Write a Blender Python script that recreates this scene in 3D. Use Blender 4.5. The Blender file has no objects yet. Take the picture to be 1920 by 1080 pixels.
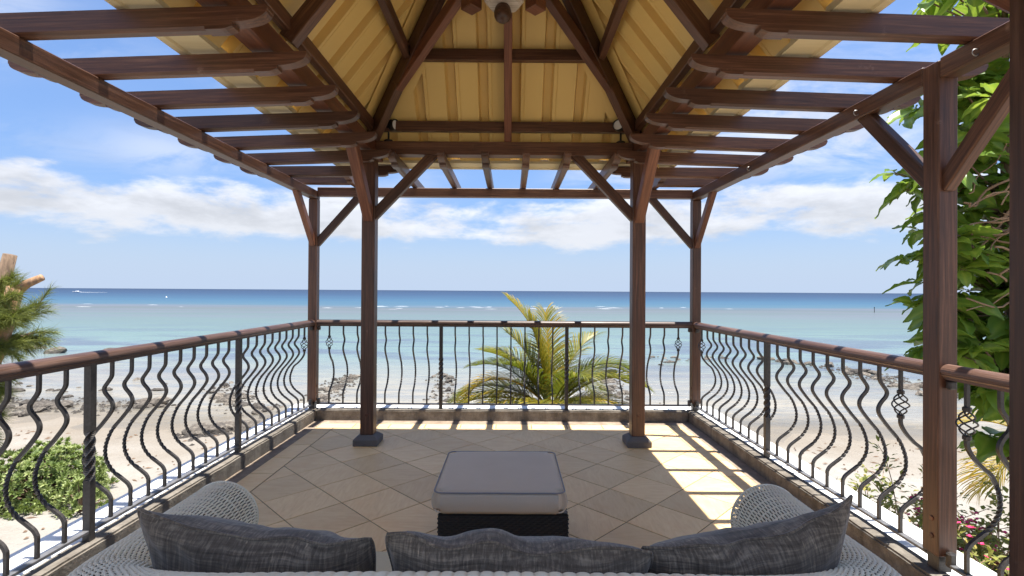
import bpy, bmesh, math, random
import numpy as np
from mathutils import Vector, Matrix, noise as mnoise

random.seed(7)
rng = np.random.default_rng(7)
R = math.radians
S = bpy.context.scene
COL = S.collection

# ------------------------------------------------------------------ camera
F, H = 948.0, 1.55
cam_d = bpy.data.cameras.new('camera')
cam = bpy.data.objects.new('camera', cam_d)
COL.objects.link(cam)
cam_d.sensor_width = 36.0
cam_d.lens = 36.0 * F / 1920.0
cam_d.clip_start = 0.05
cam_d.clip_end = 80000
_p, _y, _r = math.atan(5.4 / F), math.atan(2 / F), R(0.363)
fw = Vector((math.sin(_y) * math.cos(_p), math.cos(_y) * math.cos(_p), math.sin(_p)))
r0 = Vector((math.cos(_y), -math.sin(_y), 0))
u0 = r0.cross(fw)
rt = r0 * math.cos(_r) + u0 * math.sin(_r)
up = rt.cross(fw)
mw = Matrix((rt, up, -fw)).transposed().to_4x4()
mw.translation = (0, 0, H)
cam.matrix_world = mw
S.camera = cam

# ------------------------------------------------------------------ render / exposure
S.render.engine = 'CYCLES'
cy = S.cycles
cy.use_denoising = True
cy.denoiser = 'OPENIMAGEDENOISE'
cy.denoising_input_passes = 'RGB_ALBEDO_NORMAL'
cy.max_bounces = 10
cy.diffuse_bounces = 6
cy.glossy_bounces = 4
cy.transparent_max_bounces = 12
cy.sample_clamp_indirect = 6
cy.caustics_reflective = False
cy.caustics_refractive = False
S.view_settings.view_transform = 'Standard'
S.view_settings.look = 'None'
S.view_settings.gamma = 1
S.view_settings.use_curve_mapping = False
S.view_settings.exposure = 2.5

# ------------------------------------------------------------------ sun + sky
TX, TY = 0.1325, -0.022
sun_dir = Vector((TX, TY, 1)).normalized()
sd = bpy.data.lights.new('sun', 'SUN')
sd.energy = 2.05
sd.angle = R(0.53)
sd.color = (1.0, 0.955, 0.88)
sun = bpy.data.objects.new('sun', sd)
COL.objects.link(sun)
sun.rotation_euler = sun_dir.to_track_quat('Z', 'Y').to_euler()
sun.location = (3, -1, 30)


class NT:
    """tiny helper to write node trees"""
    def __init__(self, tree):
        self.t = tree
        self.n = tree.nodes
        self.l = tree.links

    def node(self, typ, **kw):
        nd = self.n.new(typ)
        for k, v in kw.items():
            setattr(nd, k, v)
        return nd

    def put(self, sock, v):
        if isinstance(v, bpy.types.NodeSocket):
            self.l.new(v, sock)
        else:
            if sock.type == 'RGBA' and len(v) == 3:
                v = tuple(v) + (1,)
            sock.default_value = v

    def math(self, op, a, b=0.0, c=0.0, clamp=False):
        nd = self.node('ShaderNodeMath', operation=op, use_clamp=clamp)
        self.put(nd.inputs[0], a)
        if len(nd.inputs) > 1:
            self.put(nd.inputs[1], b)
            self.put(nd.inputs[2], c)
        return nd.outputs[0]

    def smooth(self, x, a, b, lo=0.0, hi=1.0):
        nd = self.node('ShaderNodeMapRange', interpolation_type='SMOOTHSTEP')
        self.put(nd.inputs[0], x)
        for i, v in enumerate((a, b, lo, hi)):
            self.put(nd.inputs[1 + i], v)
        return nd.outputs[0]

    def noise(self, vec, scale, detail=4, rough=0.55, dist=0.0):
        nd = self.node('ShaderNodeTexNoise')
        self.put(nd.inputs['Vector'], vec)
        nd.inputs['Scale'].default_value = scale
        nd.inputs['Detail'].default_value = detail
        nd.inputs['Roughness'].default_value = rough
        nd.inputs['Distortion'].default_value = dist
        return nd.outputs[0]

    def mapping(self, vec, scale=(1, 1, 1), loc=(0, 0, 0), rot=(0, 0, 0)):
        nd = self.node('ShaderNodeMapping')
        self.put(nd.inputs[0], vec)
        self.put(nd.inputs['Location'], loc)
        nd.inputs['Rotation'].default_value = rot
        nd.inputs['Scale'].default_value = scale
        return nd.outputs[0]

    def mix(self, f, a, b, mode='MIX'):
        nd = self.node('ShaderNodeMix', data_type='RGBA', blend_type=mode)
        self.put(nd.inputs[0], f)
        self.put(nd.inputs[6], a)
        self.put(nd.inputs[7], b)
        return nd.outputs[2]

    def ramp(self, x, stops):
        nd = self.node('ShaderNodeValToRGB')
        el = nd.color_ramp.elements
        while len(el) < len(stops):
            el.new(0.5)
        for e, (p, c) in zip(el, stops):
            e.position = p
            e.color = tuple(c) + (1,) if len(c) == 3 else c
        self.put(nd.inputs[0], x)
        return nd.outputs[0]

    def bump(self, h, strength=0.3, dist=0.01, normal=None):
        nd = self.node('ShaderNodeBump')
        self.put(nd.inputs['Height'], h)
        nd.inputs['Strength'].default_value = strength
        nd.inputs['Distance'].default_value = dist
        if normal is not None:
            self.put(nd.inputs['Normal'], normal)
        return nd.outputs[0]

    def sep(self, vec):
        nd = self.node('ShaderNodeSeparateXYZ')
        self.put(nd.inputs[0], vec)
        return nd.outputs

    def comb(self, x, y, z):
        nd = self.node('ShaderNodeCombineXYZ')
        for i, v in enumerate((x, y, z)):
            self.put(nd.inputs[i], v)
        return nd.outputs[0]


W = bpy.data.worlds.new('World')
S.world = W
W.use_nodes = True
w = NT(W.node_tree)
w.n.clear()
SKY = 0.05
sky = w.node('ShaderNodeTexSky', sky_type='NISHITA')
sky.sun_disc = False
sky.sun_elevation = math.asin(sun_dir.z)
sky.sun_rotation = math.atan2(TX, TY)
sky.air_density = 1.0
sky.dust_density = 0.2
sky.ozone_density = 3.0
sky.altitude = 0
gen = w.node('ShaderNodeTexCoord').outputs['Generated']
gx, gy, gz = w.sep(gen)
zc = w.math('MAXIMUM', gz, 0.0)
# low cumulus bank that rings the horizon
pv = w.comb(w.math('MULTIPLY', gx, 3.4), w.math('MULTIPLY', gy, 3.4), w.math('MULTIPLY', zc, 10.0))


def cloud_density(up_):
    v = w.mapping(pv, loc=(3.7, 1.3, 2.1 + up_ * 10.0))
    n1 = w.noise(v, 1.75, 9, 0.60, 0.15)
    big = w.noise(w.mapping(pv, scale=(1, 1, 0.25), loc=(5.2, 0.4, 0)), 0.55, 2, 0.5)
    zz = w.math('ADD', zc, up_)
    lo = w.smooth(zz, 0.030, 0.128)
    hi = w.smooth(zz, 0.150, 0.232, 1.0, 0.0)
    band = w.math('MULTIPLY', lo, hi)
    thr = w.math('MULTIPLY_ADD', band, -0.50, 0.80)
    thr = w.math('MULTIPLY_ADD', w.math('SUBTRACT', big, 0.5), -0.42, thr)
    d = w.math('SUBTRACT', n1, thr)
    return w.smooth(d, 0.0, 0.20)


dn = cloud_density(0.0)
dup = cloud_density(0.022)
# thin broken cloud higher up
den = w.math('ADD', zc, 0.22)
qv = w.comb(w.math('DIVIDE', gx, den), w.math('DIVIDE', gy, den), 0.0)
wn = w.noise(w.mapping(qv, scale=(1.0, 1.7, 1.0), loc=(0.6, 7.3, 0.0), rot=(0, 0, 0.4)), 2.1, 9, 0.64, 0.5)
wbig = w.noise(w.mapping(qv, loc=(1.35, 2.0, 0)), 0.62, 2, 0.5)
wisp = w.math('MULTIPLY', w.smooth(wn, 0.34, 0.62), w.smooth(wbig, 0.40, 0.60))
wisp = w.math('MULTIPLY', wisp, w.smooth(zc, 0.14, 0.24))
grain = w.noise(w.mapping(pv, loc=(1, 2, 3)), 2.2, 7, 0.6)
grey = w.math('ADD', w.math('MULTIPLY', dup, 0.14), w.smooth(grain, 0.40, 0.70, 0.0, 0.20))
cval = w.math('SUBTRACT', 1.06, grey)
# clouds glow more the closer they stand to the sun
dots = w.node('ShaderNodeVectorMath', operation='DOT_PRODUCT')
w.put(dots.inputs[0], gen)
dots.inputs[1].default_value = tuple(sun_dir)
cval = w.math('MULTIPLY', cval, w.math('MULTIPLY_ADD', w.math('POWER', w.math('MAXIMUM', dots.outputs['Value'], 0.0), 3.0), 1.4, 1.0))
CL = 3.55
ccol = w.node('ShaderNodeVectorMath', operation='SCALE')
ccol.inputs[0].default_value = (0.955, 0.975, 1.03)
w.put(ccol.inputs['Scale'], w.math('MULTIPLY', cval, CL))
# humid air over the sea: the low sky is a little dimmer and greyer than clean air would be
hz = w.smooth(zc, 0.0, 0.50, 1.0, 0.0)
hz = w.math('POWER', hz, 1.6)
base = w.mix(1.0, sky.outputs[0], w.mix(hz, (0.60, 0.65, 0.74), (0.37, 0.40, 0.51)), 'MULTIPLY')
base = w.mix(w.smooth(zc, 0.0, 0.17, 0.95, 0.0), base, (1.98, 2.44, 3.2))
c1 = w.mix(w.math('MULTIPLY', wisp, 0.72), base, ccol.outputs[0])
c2 = w.mix(w.math('MULTIPLY', dn, 0.90), c1, ccol.outputs[0])
bg = w.node('ShaderNodeBackground')
w.put(bg.inputs[0], c2)
bg.inputs[1].default_value = SKY
wo = w.node('ShaderNodeOutputWorld')
w.l.new(bg.outputs[0], wo.inputs[0])

# ------------------------------------------------------------------ materials


def mat(name):
    m = bpy.data.materials.new(name)
    m.use_nodes = True
    t = NT(m.node_tree)
    b = t.n['Principled BSDF']
    return m, t, b


def setp(t, b, **kw):
    names = dict(col='Base Color', rough='Roughness', metal='Metallic', spec='Specular IOR Level',
                 normal='Normal', coat='Coat Weight', coatr='Coat Roughness', sheen='Sheen Weight')
    for k, v in kw.items():
        t.put(b.inputs[names[k]], v)


def objvec(t):
    return t.node('ShaderNodeTexCoord').outputs['Object']


def rnd(t):
    return t.node('ShaderNodeObjectInfo').outputs['Random']


def wpos(t):
    return t.node('ShaderNodeNewGeometry').outputs['Position']


def wood_mat(name, dark, mid, light, rough=0.38):
    m, t, b = mat(name)
    v = objvec(t)
    off = t.math('MULTIPLY', rnd(t), 37.0)
    vo = t.node('ShaderNodeVectorMath', operation='ADD')
    t.put(vo.inputs[0], v)
    t.put(vo.inputs[1], t.comb(off, off, off))
    g = t.noise(t.mapping(vo.outputs[0], (1.6, 46, 46)), 1.6, 8, 0.68, 0.4)
    l = t.noise(t.mapping(vo.outputs[0], (0.8, 5, 5)), 1.3, 4, 0.6)
    c = t.ramp(g, [(0.34, dark), (0.50, mid), (0.66, light)])
    c = t.mix(t.smooth(l, 0.35, 0.75, 0.0, 0.55), c, dark)
    wear = t.smooth(t.noise(vo.outputs[0], 9, 8, 0.7), 0.62, 0.78)
    c = t.mix(t.math('MULTIPLY', wear, 0.34), c, (0.27, 0.18, 0.13))
    tint = t.math('MULTIPLY_ADD', rnd(t), 0.75, 0.72)
    sc = t.node('ShaderNodeVectorMath', operation='SCALE')
    t.put(sc.inputs[0], c)
    t.put(sc.inputs['Scale'], tint)
    setp(t, b, col=sc.outputs[0], rough=t.math('MULTIPLY_ADD', g, 0.35, rough - 0.12),
         normal=t.bump(g, 0.22, 0.004), spec=0.45)
    return m


WOOD = wood_mat('stained_hardwood', (0.0419, 0.01828, 0.01051), (0.07998, 0.03489, 0.01963), (0.1381, 0.06479, 0.03645))
WOOD_RED = wood_mat('reddish_hardwood', (0.069, 0.02371, 0.01277), (0.1242, 0.0456, 0.02371), (0.1932, 0.07752, 0.04104), 0.42)
WOOD_RAIL = wood_mat('handrail_hardwood', (0.05328, 0.02714, 0.01932), (0.1021, 0.05616, 0.03956), (0.1776, 0.1076, 0.08096), 0.36)
WOOD_PALE = wood_mat('weathered_pale_wood', (0.25, 0.21, 0.17), (0.40, 0.35, 0.30), (0.52, 0.47, 0.42), 0.6)

IRON, t, b = mat('black_wrought_iron')
n = t.noise(wpos(t), 60, 4, 0.6)
setp(t, b, col=t.ramp(n, [(0.3, (0.030, 0.027, 0.026)), (0.8, (0.075, 0.068, 0.064))]), metal=0.25,
     rough=t.math('MULTIPLY_ADD', n, 0.3, 0.30), normal=t.bump(n, 0.25, 0.003))

BARM, t, b = mat('grey_painted_steel')
n = t.noise(wpos(t), 30, 5, 0.6)
setp(t, b, col=t.ramp(n, [(0.3, (0.10, 0.10, 0.105)), (0.8, (0.21, 0.21, 0.22))]), rough=0.5, metal=0.2)

CEMENT, t, b = mat('rough_cement')
v = wpos(t)
n = t.noise(v, 7, 8, 0.7)
n2 = t.noise(v, 70, 4, 0.6)
st = t.noise(t.mapping(v, (9, 9, 1.2)), 2.2, 6, 0.65)
c = t.ramp(n, [(0.28, (0.078, 0.0664, 0.05478)), (0.5, (0.1677, 0.148, 0.1245)), (0.74, (0.2808, 0.252, 0.2117))])
c = t.mix(t.smooth(st, 0.5, 0.75, 0, 0.6), c, (0.078, 0.0656, 0.05146))
c = t.mix(t.smooth(n2, 0.55, 0.75, 0, 0.5), c, (0.0546, 0.048, 0.0415))
setp(t, b, col=c, rough=0.9, normal=t.bump(t.math('ADD', n, t.math('MULTIPLY', n2, 0.6)), 0.6, 0.012), spec=0.2)

PLINTH, t, b = mat('dark_grey_plinth_cement')
v = wpos(t)
n = t.noise(v, 40, 6, 0.7)
n2 = t.noise(v, 5, 4, 0.6)
c = t.mix(n2, (0.085, 0.078, 0.074), (0.165, 0.15, 0.14))
c = t.mix(t.smooth(n, 0.55, 0.72, 0, 0.5), c, (0.05, 0.045, 0.042))
setp(t, b, col=c, rough=0.85, normal=t.bump(n, 0.5, 0.006))

WHITE, t, b = mat('white_masonry_paint')
v = wpos(t)
n = t.noise(v, 3, 7, 0.65)
n2 = t.noise(v, 22, 5, 0.65)
c = t.ramp(n, [(0.3, (0.62, 0.61, 0.585)), (0.6, (0.80, 0.795, 0.78))])
c = t.mix(t.smooth(n2, 0.6, 0.8, 0, 0.35), c, (0.45, 0.42, 0.37))
setp(t, b, col=c, rough=0.8, normal=t.bump(n2, 0.2, 0.004))

TILE, t, b = mat('beige_stone_tile')
v = objvec(t)
off = t.math('MULTIPLY', rnd(t), 91.0)
vo = t.node('ShaderNodeVectorMath', operation='ADD')
t.put(vo.inputs[0], v)
t.put(vo.inputs[1], t.comb(off, t.math('MULTIPLY', off, 1.7), 0.0))
rot = t.node('ShaderNodeVectorRotate', rotation_type='Z_AXIS')
t.put(rot.inputs['Vector'], vo.outputs[0])
t.put(rot.inputs['Angle'], t.math('MULTIPLY', rnd(t), 6.28))
vein = t.noise(t.mapping(vo.outputs[0], (3.0, 15.0, 1), rot=(0, 0, 0.72)), 1.5, 8, 0.68, 1.2)
bl = t.noise(vo.outputs[0], 4.5, 5, 0.6)
sp = t.noise(vo.outputs[0], 60, 5, 0.65)
c = t.ramp(vein, [(0.22, (0.6964, 0.437, 0.1966)), (0.45, (0.8087, 0.5367, 0.2588)), (0.62, (0.8592, 0.5985, 0.3047)), (0.85, (0.86, 0.6555, 0.3538))])
c = t.mix(t.smooth(bl, 0.48, 0.76, 0, 0.6), c, (0.7862, 0.475, 0.2162))
c = t.mix(t.smooth(sp, 0.62, 0.8, 0, 0.22), c, (0.5167, 0.323, 0.1507))
tint = t.node('ShaderNodeVectorMath', operation='SCALE')
t.put(tint.inputs[0], c)
t.put(tint.inputs['Scale'], t.math('MULTIPLY_ADD', rnd(t), 0.22, 0.86))
setp(t, b, col=tint.outputs[0], rough=t.math('MULTIPLY_ADD', vein, 0.3, 0.38), normal=t.bump(vein, 0.12, 0.003), spec=0.4)

GROUT, t, b = mat('brown_grout')
n = t.noise(wpos(t), 25, 5, 0.6)
setp(t, b, col=t.mix(n, (0.07, 0.0434, 0.0294), (0.14, 0.0945, 0.0665)), rough=0.9)

SCREED, t, b = mat('cement_screed')
v = wpos(t)
n = t.noise(v, 9, 7, 0.7)
c = t.ramp(n, [(0.3, (0.17, 0.125, 0.088)), (0.6, (0.30, 0.235, 0.175)), (0.8, (0.42, 0.35, 0.27))])
setp(t, b, col=c, rough=0.9, normal=t.bump(n, 0.4, 0.006))

ROOFM, t, b = mat('cream_painted_roof_sheet')
v = objvec(t)
n2 = t.noise(v, 3, 4, 0.6)
c = (0.69, 0.48, 0.165, 1.0)
c = t.mix(t.smooth(n2, 0.45, 0.75, 0, 0.4), c, (0.7028, 0.4927, 0.1686))
setp(t, b, col=c, rough=0.40, spec=0.45)

FASCIA, t, b = mat('cream_gutter_metal')
n = t.noise(t.mapping(objvec(t), (2, 30, 30)), 1.5, 5, 0.6)
setp(t, b, col=t.mix(n, (0.60, 0.50, 0.29), (0.72, 0.63, 0.41)), rough=0.45)

BLACKP, t, b = mat('black_plastic')
setp(t, b, col=(0.015, 0.014, 0.014), rough=0.4)
LENS, t, b = mat('frosted_lamp_glass')
setp(t, b, col=(0.62, 0.61, 0.58), rough=0.25)
STEEL, t, b = mat('galvanised_hook')
setp(t, b, col=(0.32, 0.31, 0.30), metal=0.9, rough=0.4)
RUST, t, b = mat('rusty_iron')
n = t.noise(objvec(t), 80, 4)
setp(t, b, col=t.mix(n, (0.10, 0.03, 0.015), (0.22, 0.08, 0.04)), rough=0.85)

WICKER, t, b = mat('whitewashed_wicker')
v = objvec(t)
n = t.noise(v, 60, 4, 0.6)
n2 = t.noise(v, 5, 4, 0.6)
c = t.mix(n, (0.7329, 0.6397, 0.499), (0.86, 0.8445, 0.6762))
c = t.mix(t.smooth(n2, 0.5, 0.75, 0, 0.35), c, (0.5807, 0.4926, 0.3703))
setp(t, b, col=c, rough=0.55, spec=0.35)
WICKIN, t, b = mat('wicker_gap_shade')
setp(t, b, col=(0.045, 0.038, 0.032), rough=0.9)  # dark colour painted in as the shade between the strands

RATTAN, t, b = mat('black_rattan')
v = objvec(t)
n = t.noise(v, 40, 3)
setp(t, b, col=t.mix(n, (0.012, 0.010, 0.009), (0.035, 0.031, 0.028)), rough=0.42)

CUSH, t, b = mat('light_grey_canvas')
v = objvec(t)
n = t.noise(v, 260, 3, 0.6)
n2 = t.noise(v, 5, 4, 0.55)
c = t.mix(n2, (0.6141, 0.5074, 0.3832), (0.7302, 0.6104, 0.4658))
c = t.mix(t.math('MULTIPLY', n, 0.4), c, (0.4315, 0.353, 0.2653))
setp(t, b, col=c, rough=0.92, spec=0.15, sheen=0.15, normal=t.bump(n, 0.25, 0.001))
PIPE, t, b = mat('charcoal_piping')
setp(t, b, col=(0.2816, 0.2728, 0.2816), rough=0.85)
CREAM, t, b = mat('cream_canvas')
n = t.noise(objvec(t), 200, 3)
setp(t, b, col=t.mix(n, (0.5405, 0.4752, 0.33), (0.6325, 0.5616, 0.4)), rough=0.9, spec=0.15)

LINEN, t, b = mat('charcoal_slub_linen')
v = objvec(t)
off = t.math('MULTIPLY', rnd(t), 50.0)
vo = t.node('ShaderNodeVectorMath', operation='ADD')
t.put(vo.inputs[0], v)
t.put(vo.inputs[1], t.comb(off, off, off))
h1 = t.noise(t.mapping(vo.outputs[0], (4, 30, 170)), 1.0, 5, 0.65)
v1 = t.noise(t.mapping(vo.outputs[0], (150, 30, 3)), 1.0, 5, 0.65)
sl = t.noise(t.mapping(vo.outputs[0], (70, 20, 1.6)), 1.0, 3, 0.6)
blot = t.noise(vo.outputs[0], 6, 4, 0.6)
wv_ = t.math('ADD', t.math('MULTIPLY', h1, 0.5), t.math('MULTIPLY', v1, 0.5))
c = t.ramp(wv_, [(0.36, (0.05034, 0.03989, 0.03092)), (0.50, (0.1158, 0.09379, 0.0716)), (0.64, (0.2643, 0.2156, 0.1587))])
c = t.mix(t.smooth(sl, 0.63, 0.74, 0, 0.6), c, (0.453, 0.3611, 0.2522))
c = t.mix(t.smooth(blot, 0.45, 0.7, 0, 0.45), c, (0.0818, 0.06468, 0.04881))
setp(t, b, col=c, rough=0.95, spec=0.1, sheen=0.25, normal=t.bump(wv_, 0.45, 0.003))

SAND, t, b = mat('white_coral_sand')
v = wpos(t)
n = t.noise(v, 0.6, 6, 0.6)
n2 = t.noise(v, 5.0, 6, 0.65)
n3 = t.noise(t.mapping(v, (0.5, 1.6, 1)), 7.0, 4, 0.6)
c = t.ramp(n, [(0.3, (0.2803, 0.2513, 0.2132)), (0.7, (0.3364, 0.3175, 0.2853))])
c = t.mix(t.smooth(n2, 0.58, 0.75, 0, 0.5), c, (0.2141, 0.1822, 0.1441))
c = t.mix(t.smooth(n3, 0.66, 0.74, 0, 0.55), c, (0.107, 0.08007, 0.06007))
zz = t.sep(v)[2]
wet = t.smooth(zz, -4.21, -3.98, 1.0, 0.0)
c = t.mix(t.math('MULTIPLY', wet, 0.6), c, (0.1835, 0.1491, 0.1112))
setp(t, b, col=c, rough=0.95, spec=0.1, normal=t.bump(t.math('ADD', t.noise(v, 2.6, 3, 0.5), t.math('ADD', n2, n)), 0.9, 0.13))

SEA, t, b = mat('lagoon_water')
v = wpos(t)
vx, vy, vz = t.sep(v)
q = t.math('DIVIDE', 5.75, t.math('MAXIMUM', vy, 1.0))          # falls off with the metres offshore: shallow lagoon, reef edge, deep water
wob = t.noise(t.mapping(v, (0.010, 0.03, 1)), 1.0, 5, 0.6)
q2 = t.math('MULTIPLY', q, t.math('MULTIPLY_ADD', t.math('SUBTRACT', wob, 0.5), 0.5, 1.0))
c = t.ramp(t.math('MULTIPLY', q2, 4.0), [
    (0.0, (0.01926, 0.03653, 0.07708)), (0.035, (0.02703, 0.05512, 0.1078)), (0.085, (0.04117, 0.09291, 0.1518)),
    (0.118, (0.0563, 0.1093, 0.1557)), (0.145, (0.08942, 0.1093, 0.1225)), (0.20, (0.09605, 0.1325, 0.1404)), (0.34, (0.1093, 0.1656, 0.1603)),
    (0.46, (0.1358, 0.1987, 0.1901)), (0.60, (0.1557, 0.1954, 0.1888)), (0.80, (0.1755, 0.1888, 0.1755)), (1.0, (0.1921, 0.1855, 0.159))])
# dark weed and reef patches, long along the shore
pat = t.noise(t.mapping(v, (0.045, 0.16, 1)), 1.0, 7, 0.66, 0.4)
near = t.math('MULTIPLY', t.smooth(q, 0.055, 0.11), t.smooth(q, 0.17, 0.235, 1.0, 0.15))
c = t.mix(t.math('MULTIPLY', t.smooth(pat, 0.47, 0.57), t.math('MULTIPLY', near, 0.85)), c, (0.07517, 0.0959, 0.1348))
pat2 = t.noise(t.mapping(v, (0.012, 0.07, 1)), 1.0, 6, 0.62, 0.3)
mid_ = t.math('MULTIPLY', t.smooth(q, 0.028, 0.034), t.smooth(q, 0.042, 0.075, 1.0, 0.0))
c = t.mix(t.math('MULTIPLY', t.smooth(pat2, 0.42, 0.62), t.math('MULTIPLY', mid_, 0.55)), c, (0.1188, 0.126, 0.162))
dep = t.node('ShaderNodeAttribute', attribute_name='depth').outputs['Fac']
shal = t.smooth(dep, 0.03, 0.75, 1.0, 0.0)
sandn = t.noise(v, 1.3, 6, 0.65)
c = t.mix(t.math('MULTIPLY', shal, 0.75), c, t.mix(sandn, (0.2592, 0.2232, 0.1692), (0.3744, 0.3348, 0.27)))
wa = t.noise(t.mapping(v, (0.55, 1.5, 1)), 1.0, 5, 0.6, 0.3)
wb = t.noise(t.mapping(v, (2.0, 5.0, 1)), 1.0, 4, 0.6, 0.2)
wc = t.noise(t.mapping(v, (0.05, 0.22, 1)), 1.0, 5, 0.6)
hgt = t.math('ADD', t.math('MULTIPLY', wa, 0.6), t.math('ADD', t.math('MULTIPLY', wb, 0.25), t.math('MULTIPLY', wc, 1.6)))
rip = t.noise(t.mapping(v, (0.9, 3.2, 1)), 1.0, 5, 0.62, 0.4)
rip2 = t.noise(t.mapping(v, (0.10, 0.75, 1)), 1.0, 6, 0.65, 0.3)
c = t.mix(t.math('MULTIPLY', t.smooth(rip2, 0.44, 0.62), t.smooth(q, 0.03, 0.08, 0.0, 0.34)), c, (0.085, 0.125, 0.17))  # wave reflection put into the water colour as darker streaks
c = t.mix(t.math('MULTIPLY', t.smooth(rip, 0.46, 0.66), t.smooth(q, 0.05, 0.14, 0.0, 0.28)), c, (0.10, 0.135, 0.17))  # finer ripple shading, likewise mixed into the colour
setp(t, b, col=c, rough=0.16, spec=t.smooth(q, 0.02, 0.12, 0.07, 0.26), normal=t.bump(hgt, 0.9, 0.35))
tr = t.node('ShaderNodeBsdfTransparent')
df = t.node('ShaderNodeBsdfDiffuse')
t.put(df.inputs[0], c)
mw_ = t.node('ShaderNodeMixShader')
t.put(mw_.inputs[0], t.smooth(q, 0.01, 0.16, 0.22, 0.85))
t.l.new(df.outputs[0], mw_.inputs[1])
t.l.new(b.outputs[0], mw_.inputs[2])
mx = t.node('ShaderNodeMixShader')
t.put(mx.inputs[0], t.smooth(dep, -0.02, 0.16, 0.15, 1.0))
t.l.new(tr.outputs[0], mx.inputs[1])
t.l.new(mw_.outputs[0], mx.inputs[2])
t.l.new(mx.outputs[0], t.n['Material Output'].inputs[0])

FOAM, t, b = mat('white_foam')
setp(t, b, col=(0.42, 0.44, 0.46), rough=0.9)

ROCK, t, b = mat('basalt_and_coral_rock')
v = objvec(t)
n = t.noise(v, 2.6, 8, 0.7)
n2 = t.noise(v, 14, 5, 0.7)
nz = t.sep(t.node('ShaderNodeNewGeometry').outputs['Normal'])[2]
r1 = rnd(t)
dk = t.mix(r1, (0.036, 0.03168, 0.0288), (0.1224, 0.1044, 0.0864))
lt = t.mix(r1, (0.0936, 0.0828, 0.072), (0.3312, 0.288, 0.234))
c = t.mix(t.smooth(n, 0.35, 0.68), dk, lt)
c = t.mix(t.smooth(n2, 0.5, 0.72, 0, 0.5), c, (0.0396, 0.03312, 0.02736))
setp(t, b, col=c, rough=0.85, normal=t.bump(t.math('ADD', n, t.math('MULTIPLY', n2, 0.4)), 0.7, 0.12), spec=0.25)

STONE, t, b = mat('grey_paving_slab')
n = t.noise(wpos(t), 4, 7, 0.65)
setp(t, b, col=t.mix(n, (0.24, 0.215, 0.18), (0.44, 0.40, 0.34)), rough=0.9, normal=t.bump(n, 0.4, 0.02))


def leaf_mat(name, stops, rough=0.45, spec=0.4, trans=0.35, nscale=3.0):
    m, t, b = mat(name)
    v = objvec(t)
    at = t.node('ShaderNodeAttribute', attribute_name='shade').outputs['Fac']
    x = t.math('ADD', t.math('MULTIPLY', at, 0.75), t.math('MULTIPLY', t.noise(v, nscale, 4), 0.35))
    x = t.math('ADD', x, t.math('MULTIPLY_ADD', rnd(t), 0.3, -0.15))
    c = t.ramp(x, stops)
    setp(t, b, col=c, rough=rough, spec=spec)
    tl = t.node('ShaderNodeBsdfTranslucent')
    t.put(tl.inputs[0], t.mix(0.4, c, (0.30, 0.38, 0.03), 'MIX'))
    mx = t.node('ShaderNodeMixShader')
    mx.inputs[0].default_value = trans
    t.l.new(b.outputs[0], mx.inputs[1])
    t.l.new(tl.outputs[0], mx.inputs[2])
    t.l.new(mx.outputs[0], t.n['Material Output'].inputs[0])
    return m


PALML = leaf_mat('palm_leaflet', [(0.15, (0.05887, 0.08186, 0.01055)), (0.5, (0.159, 0.1627, 0.01524)), (0.75, (0.3533, 0.2511, 0.02052)), (1.0, (0.5416, 0.3162, 0.03225))], 0.4, 0.45, 0.3)
NONI = leaf_mat('glossy_broad_leaf', [(0.1, (0.06889, 0.137, 0.02382)), (0.5, (0.1608, 0.2801, 0.03742)), (0.9, (0.3789, 0.4669, 0.07654))], 0.33, 0.45, 0.42, 9.0)
CASU = leaf_mat('casuarina_needle', [(0.1, (0.05671, 0.07812, 0.02268)), (0.5, (0.1323, 0.1575, 0.0378)), (0.9, (0.2961, 0.3024, 0.0756))], 0.6, 0.25, 0.25)
BUSHM = leaf_mat('pale_shrub_leaf', [(0.1, (0.08824, 0.1364, 0.0385)), (0.5, (0.2165, 0.2807, 0.08342)), (0.9, (0.5454, 0.5856, 0.2727))], 0.5, 0.35, 0.25)
BOUG = leaf_mat('bougainvillea_leaf', [(0.1, (0.1119, 0.146, 0.03754)), (0.55, (0.2859, 0.2808, 0.06257)), (0.95, (0.6217, 0.4492, 0.1251))], 0.5, 0.35, 0.3)
PINK, t, b = mat('magenta_bract')
setp(t, b, col=t.mix(t.noise(wpos(t), 9, 3), (0.55, 0.015, 0.05), (0.62, 0.03, 0.22)), rough=0.7)
BARK, t, b = mat('brown_bark')
n = t.noise(t.mapping(objvec(t), (14, 14, 3)), 1.5, 7, 0.7)
setp(t, b, col=t.ramp(n, [(0.3, (0.085, 0.055, 0.036)), (0.7, (0.27, 0.18, 0.115))]), rough=0.9, normal=t.bump(n, 0.7, 0.02))
CUTW, t, b = mat('stripped_orange_wood')
n = t.noise(t.mapping(objvec(t), (10, 10, 2)), 1.5, 7, 0.7)
setp(t, b, col=t.ramp(n, [(0.35, (0.17, 0.12, 0.085)), (0.55, (0.37, 0.20, 0.095)), (0.75, (0.48, 0.38, 0.28))]), rough=0.85, normal=t.bump(n, 0.6, 0.02))
TWIG, t, b = mat('dry_vine_twig')
n = t.noise(wpos(t), 20, 4)
setp(t, b, col=t.mix(n, (0.20, 0.115, 0.066), (0.38, 0.25, 0.16)), rough=0.85)
DEBR, t, b = mat('dry_seaweed')
setp(t, b, col=t.mix(t.noise(wpos(t), 3, 2), (0.09, 0.055, 0.034), (0.25, 0.16, 0.10)), rough=0.95)
BOATM, t, b = mat('white_boat_paint')
setp(t, b, col=(0.8, 0.8, 0.8), rough=0.4)

# ------------------------------------------------------------------ builders


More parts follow.
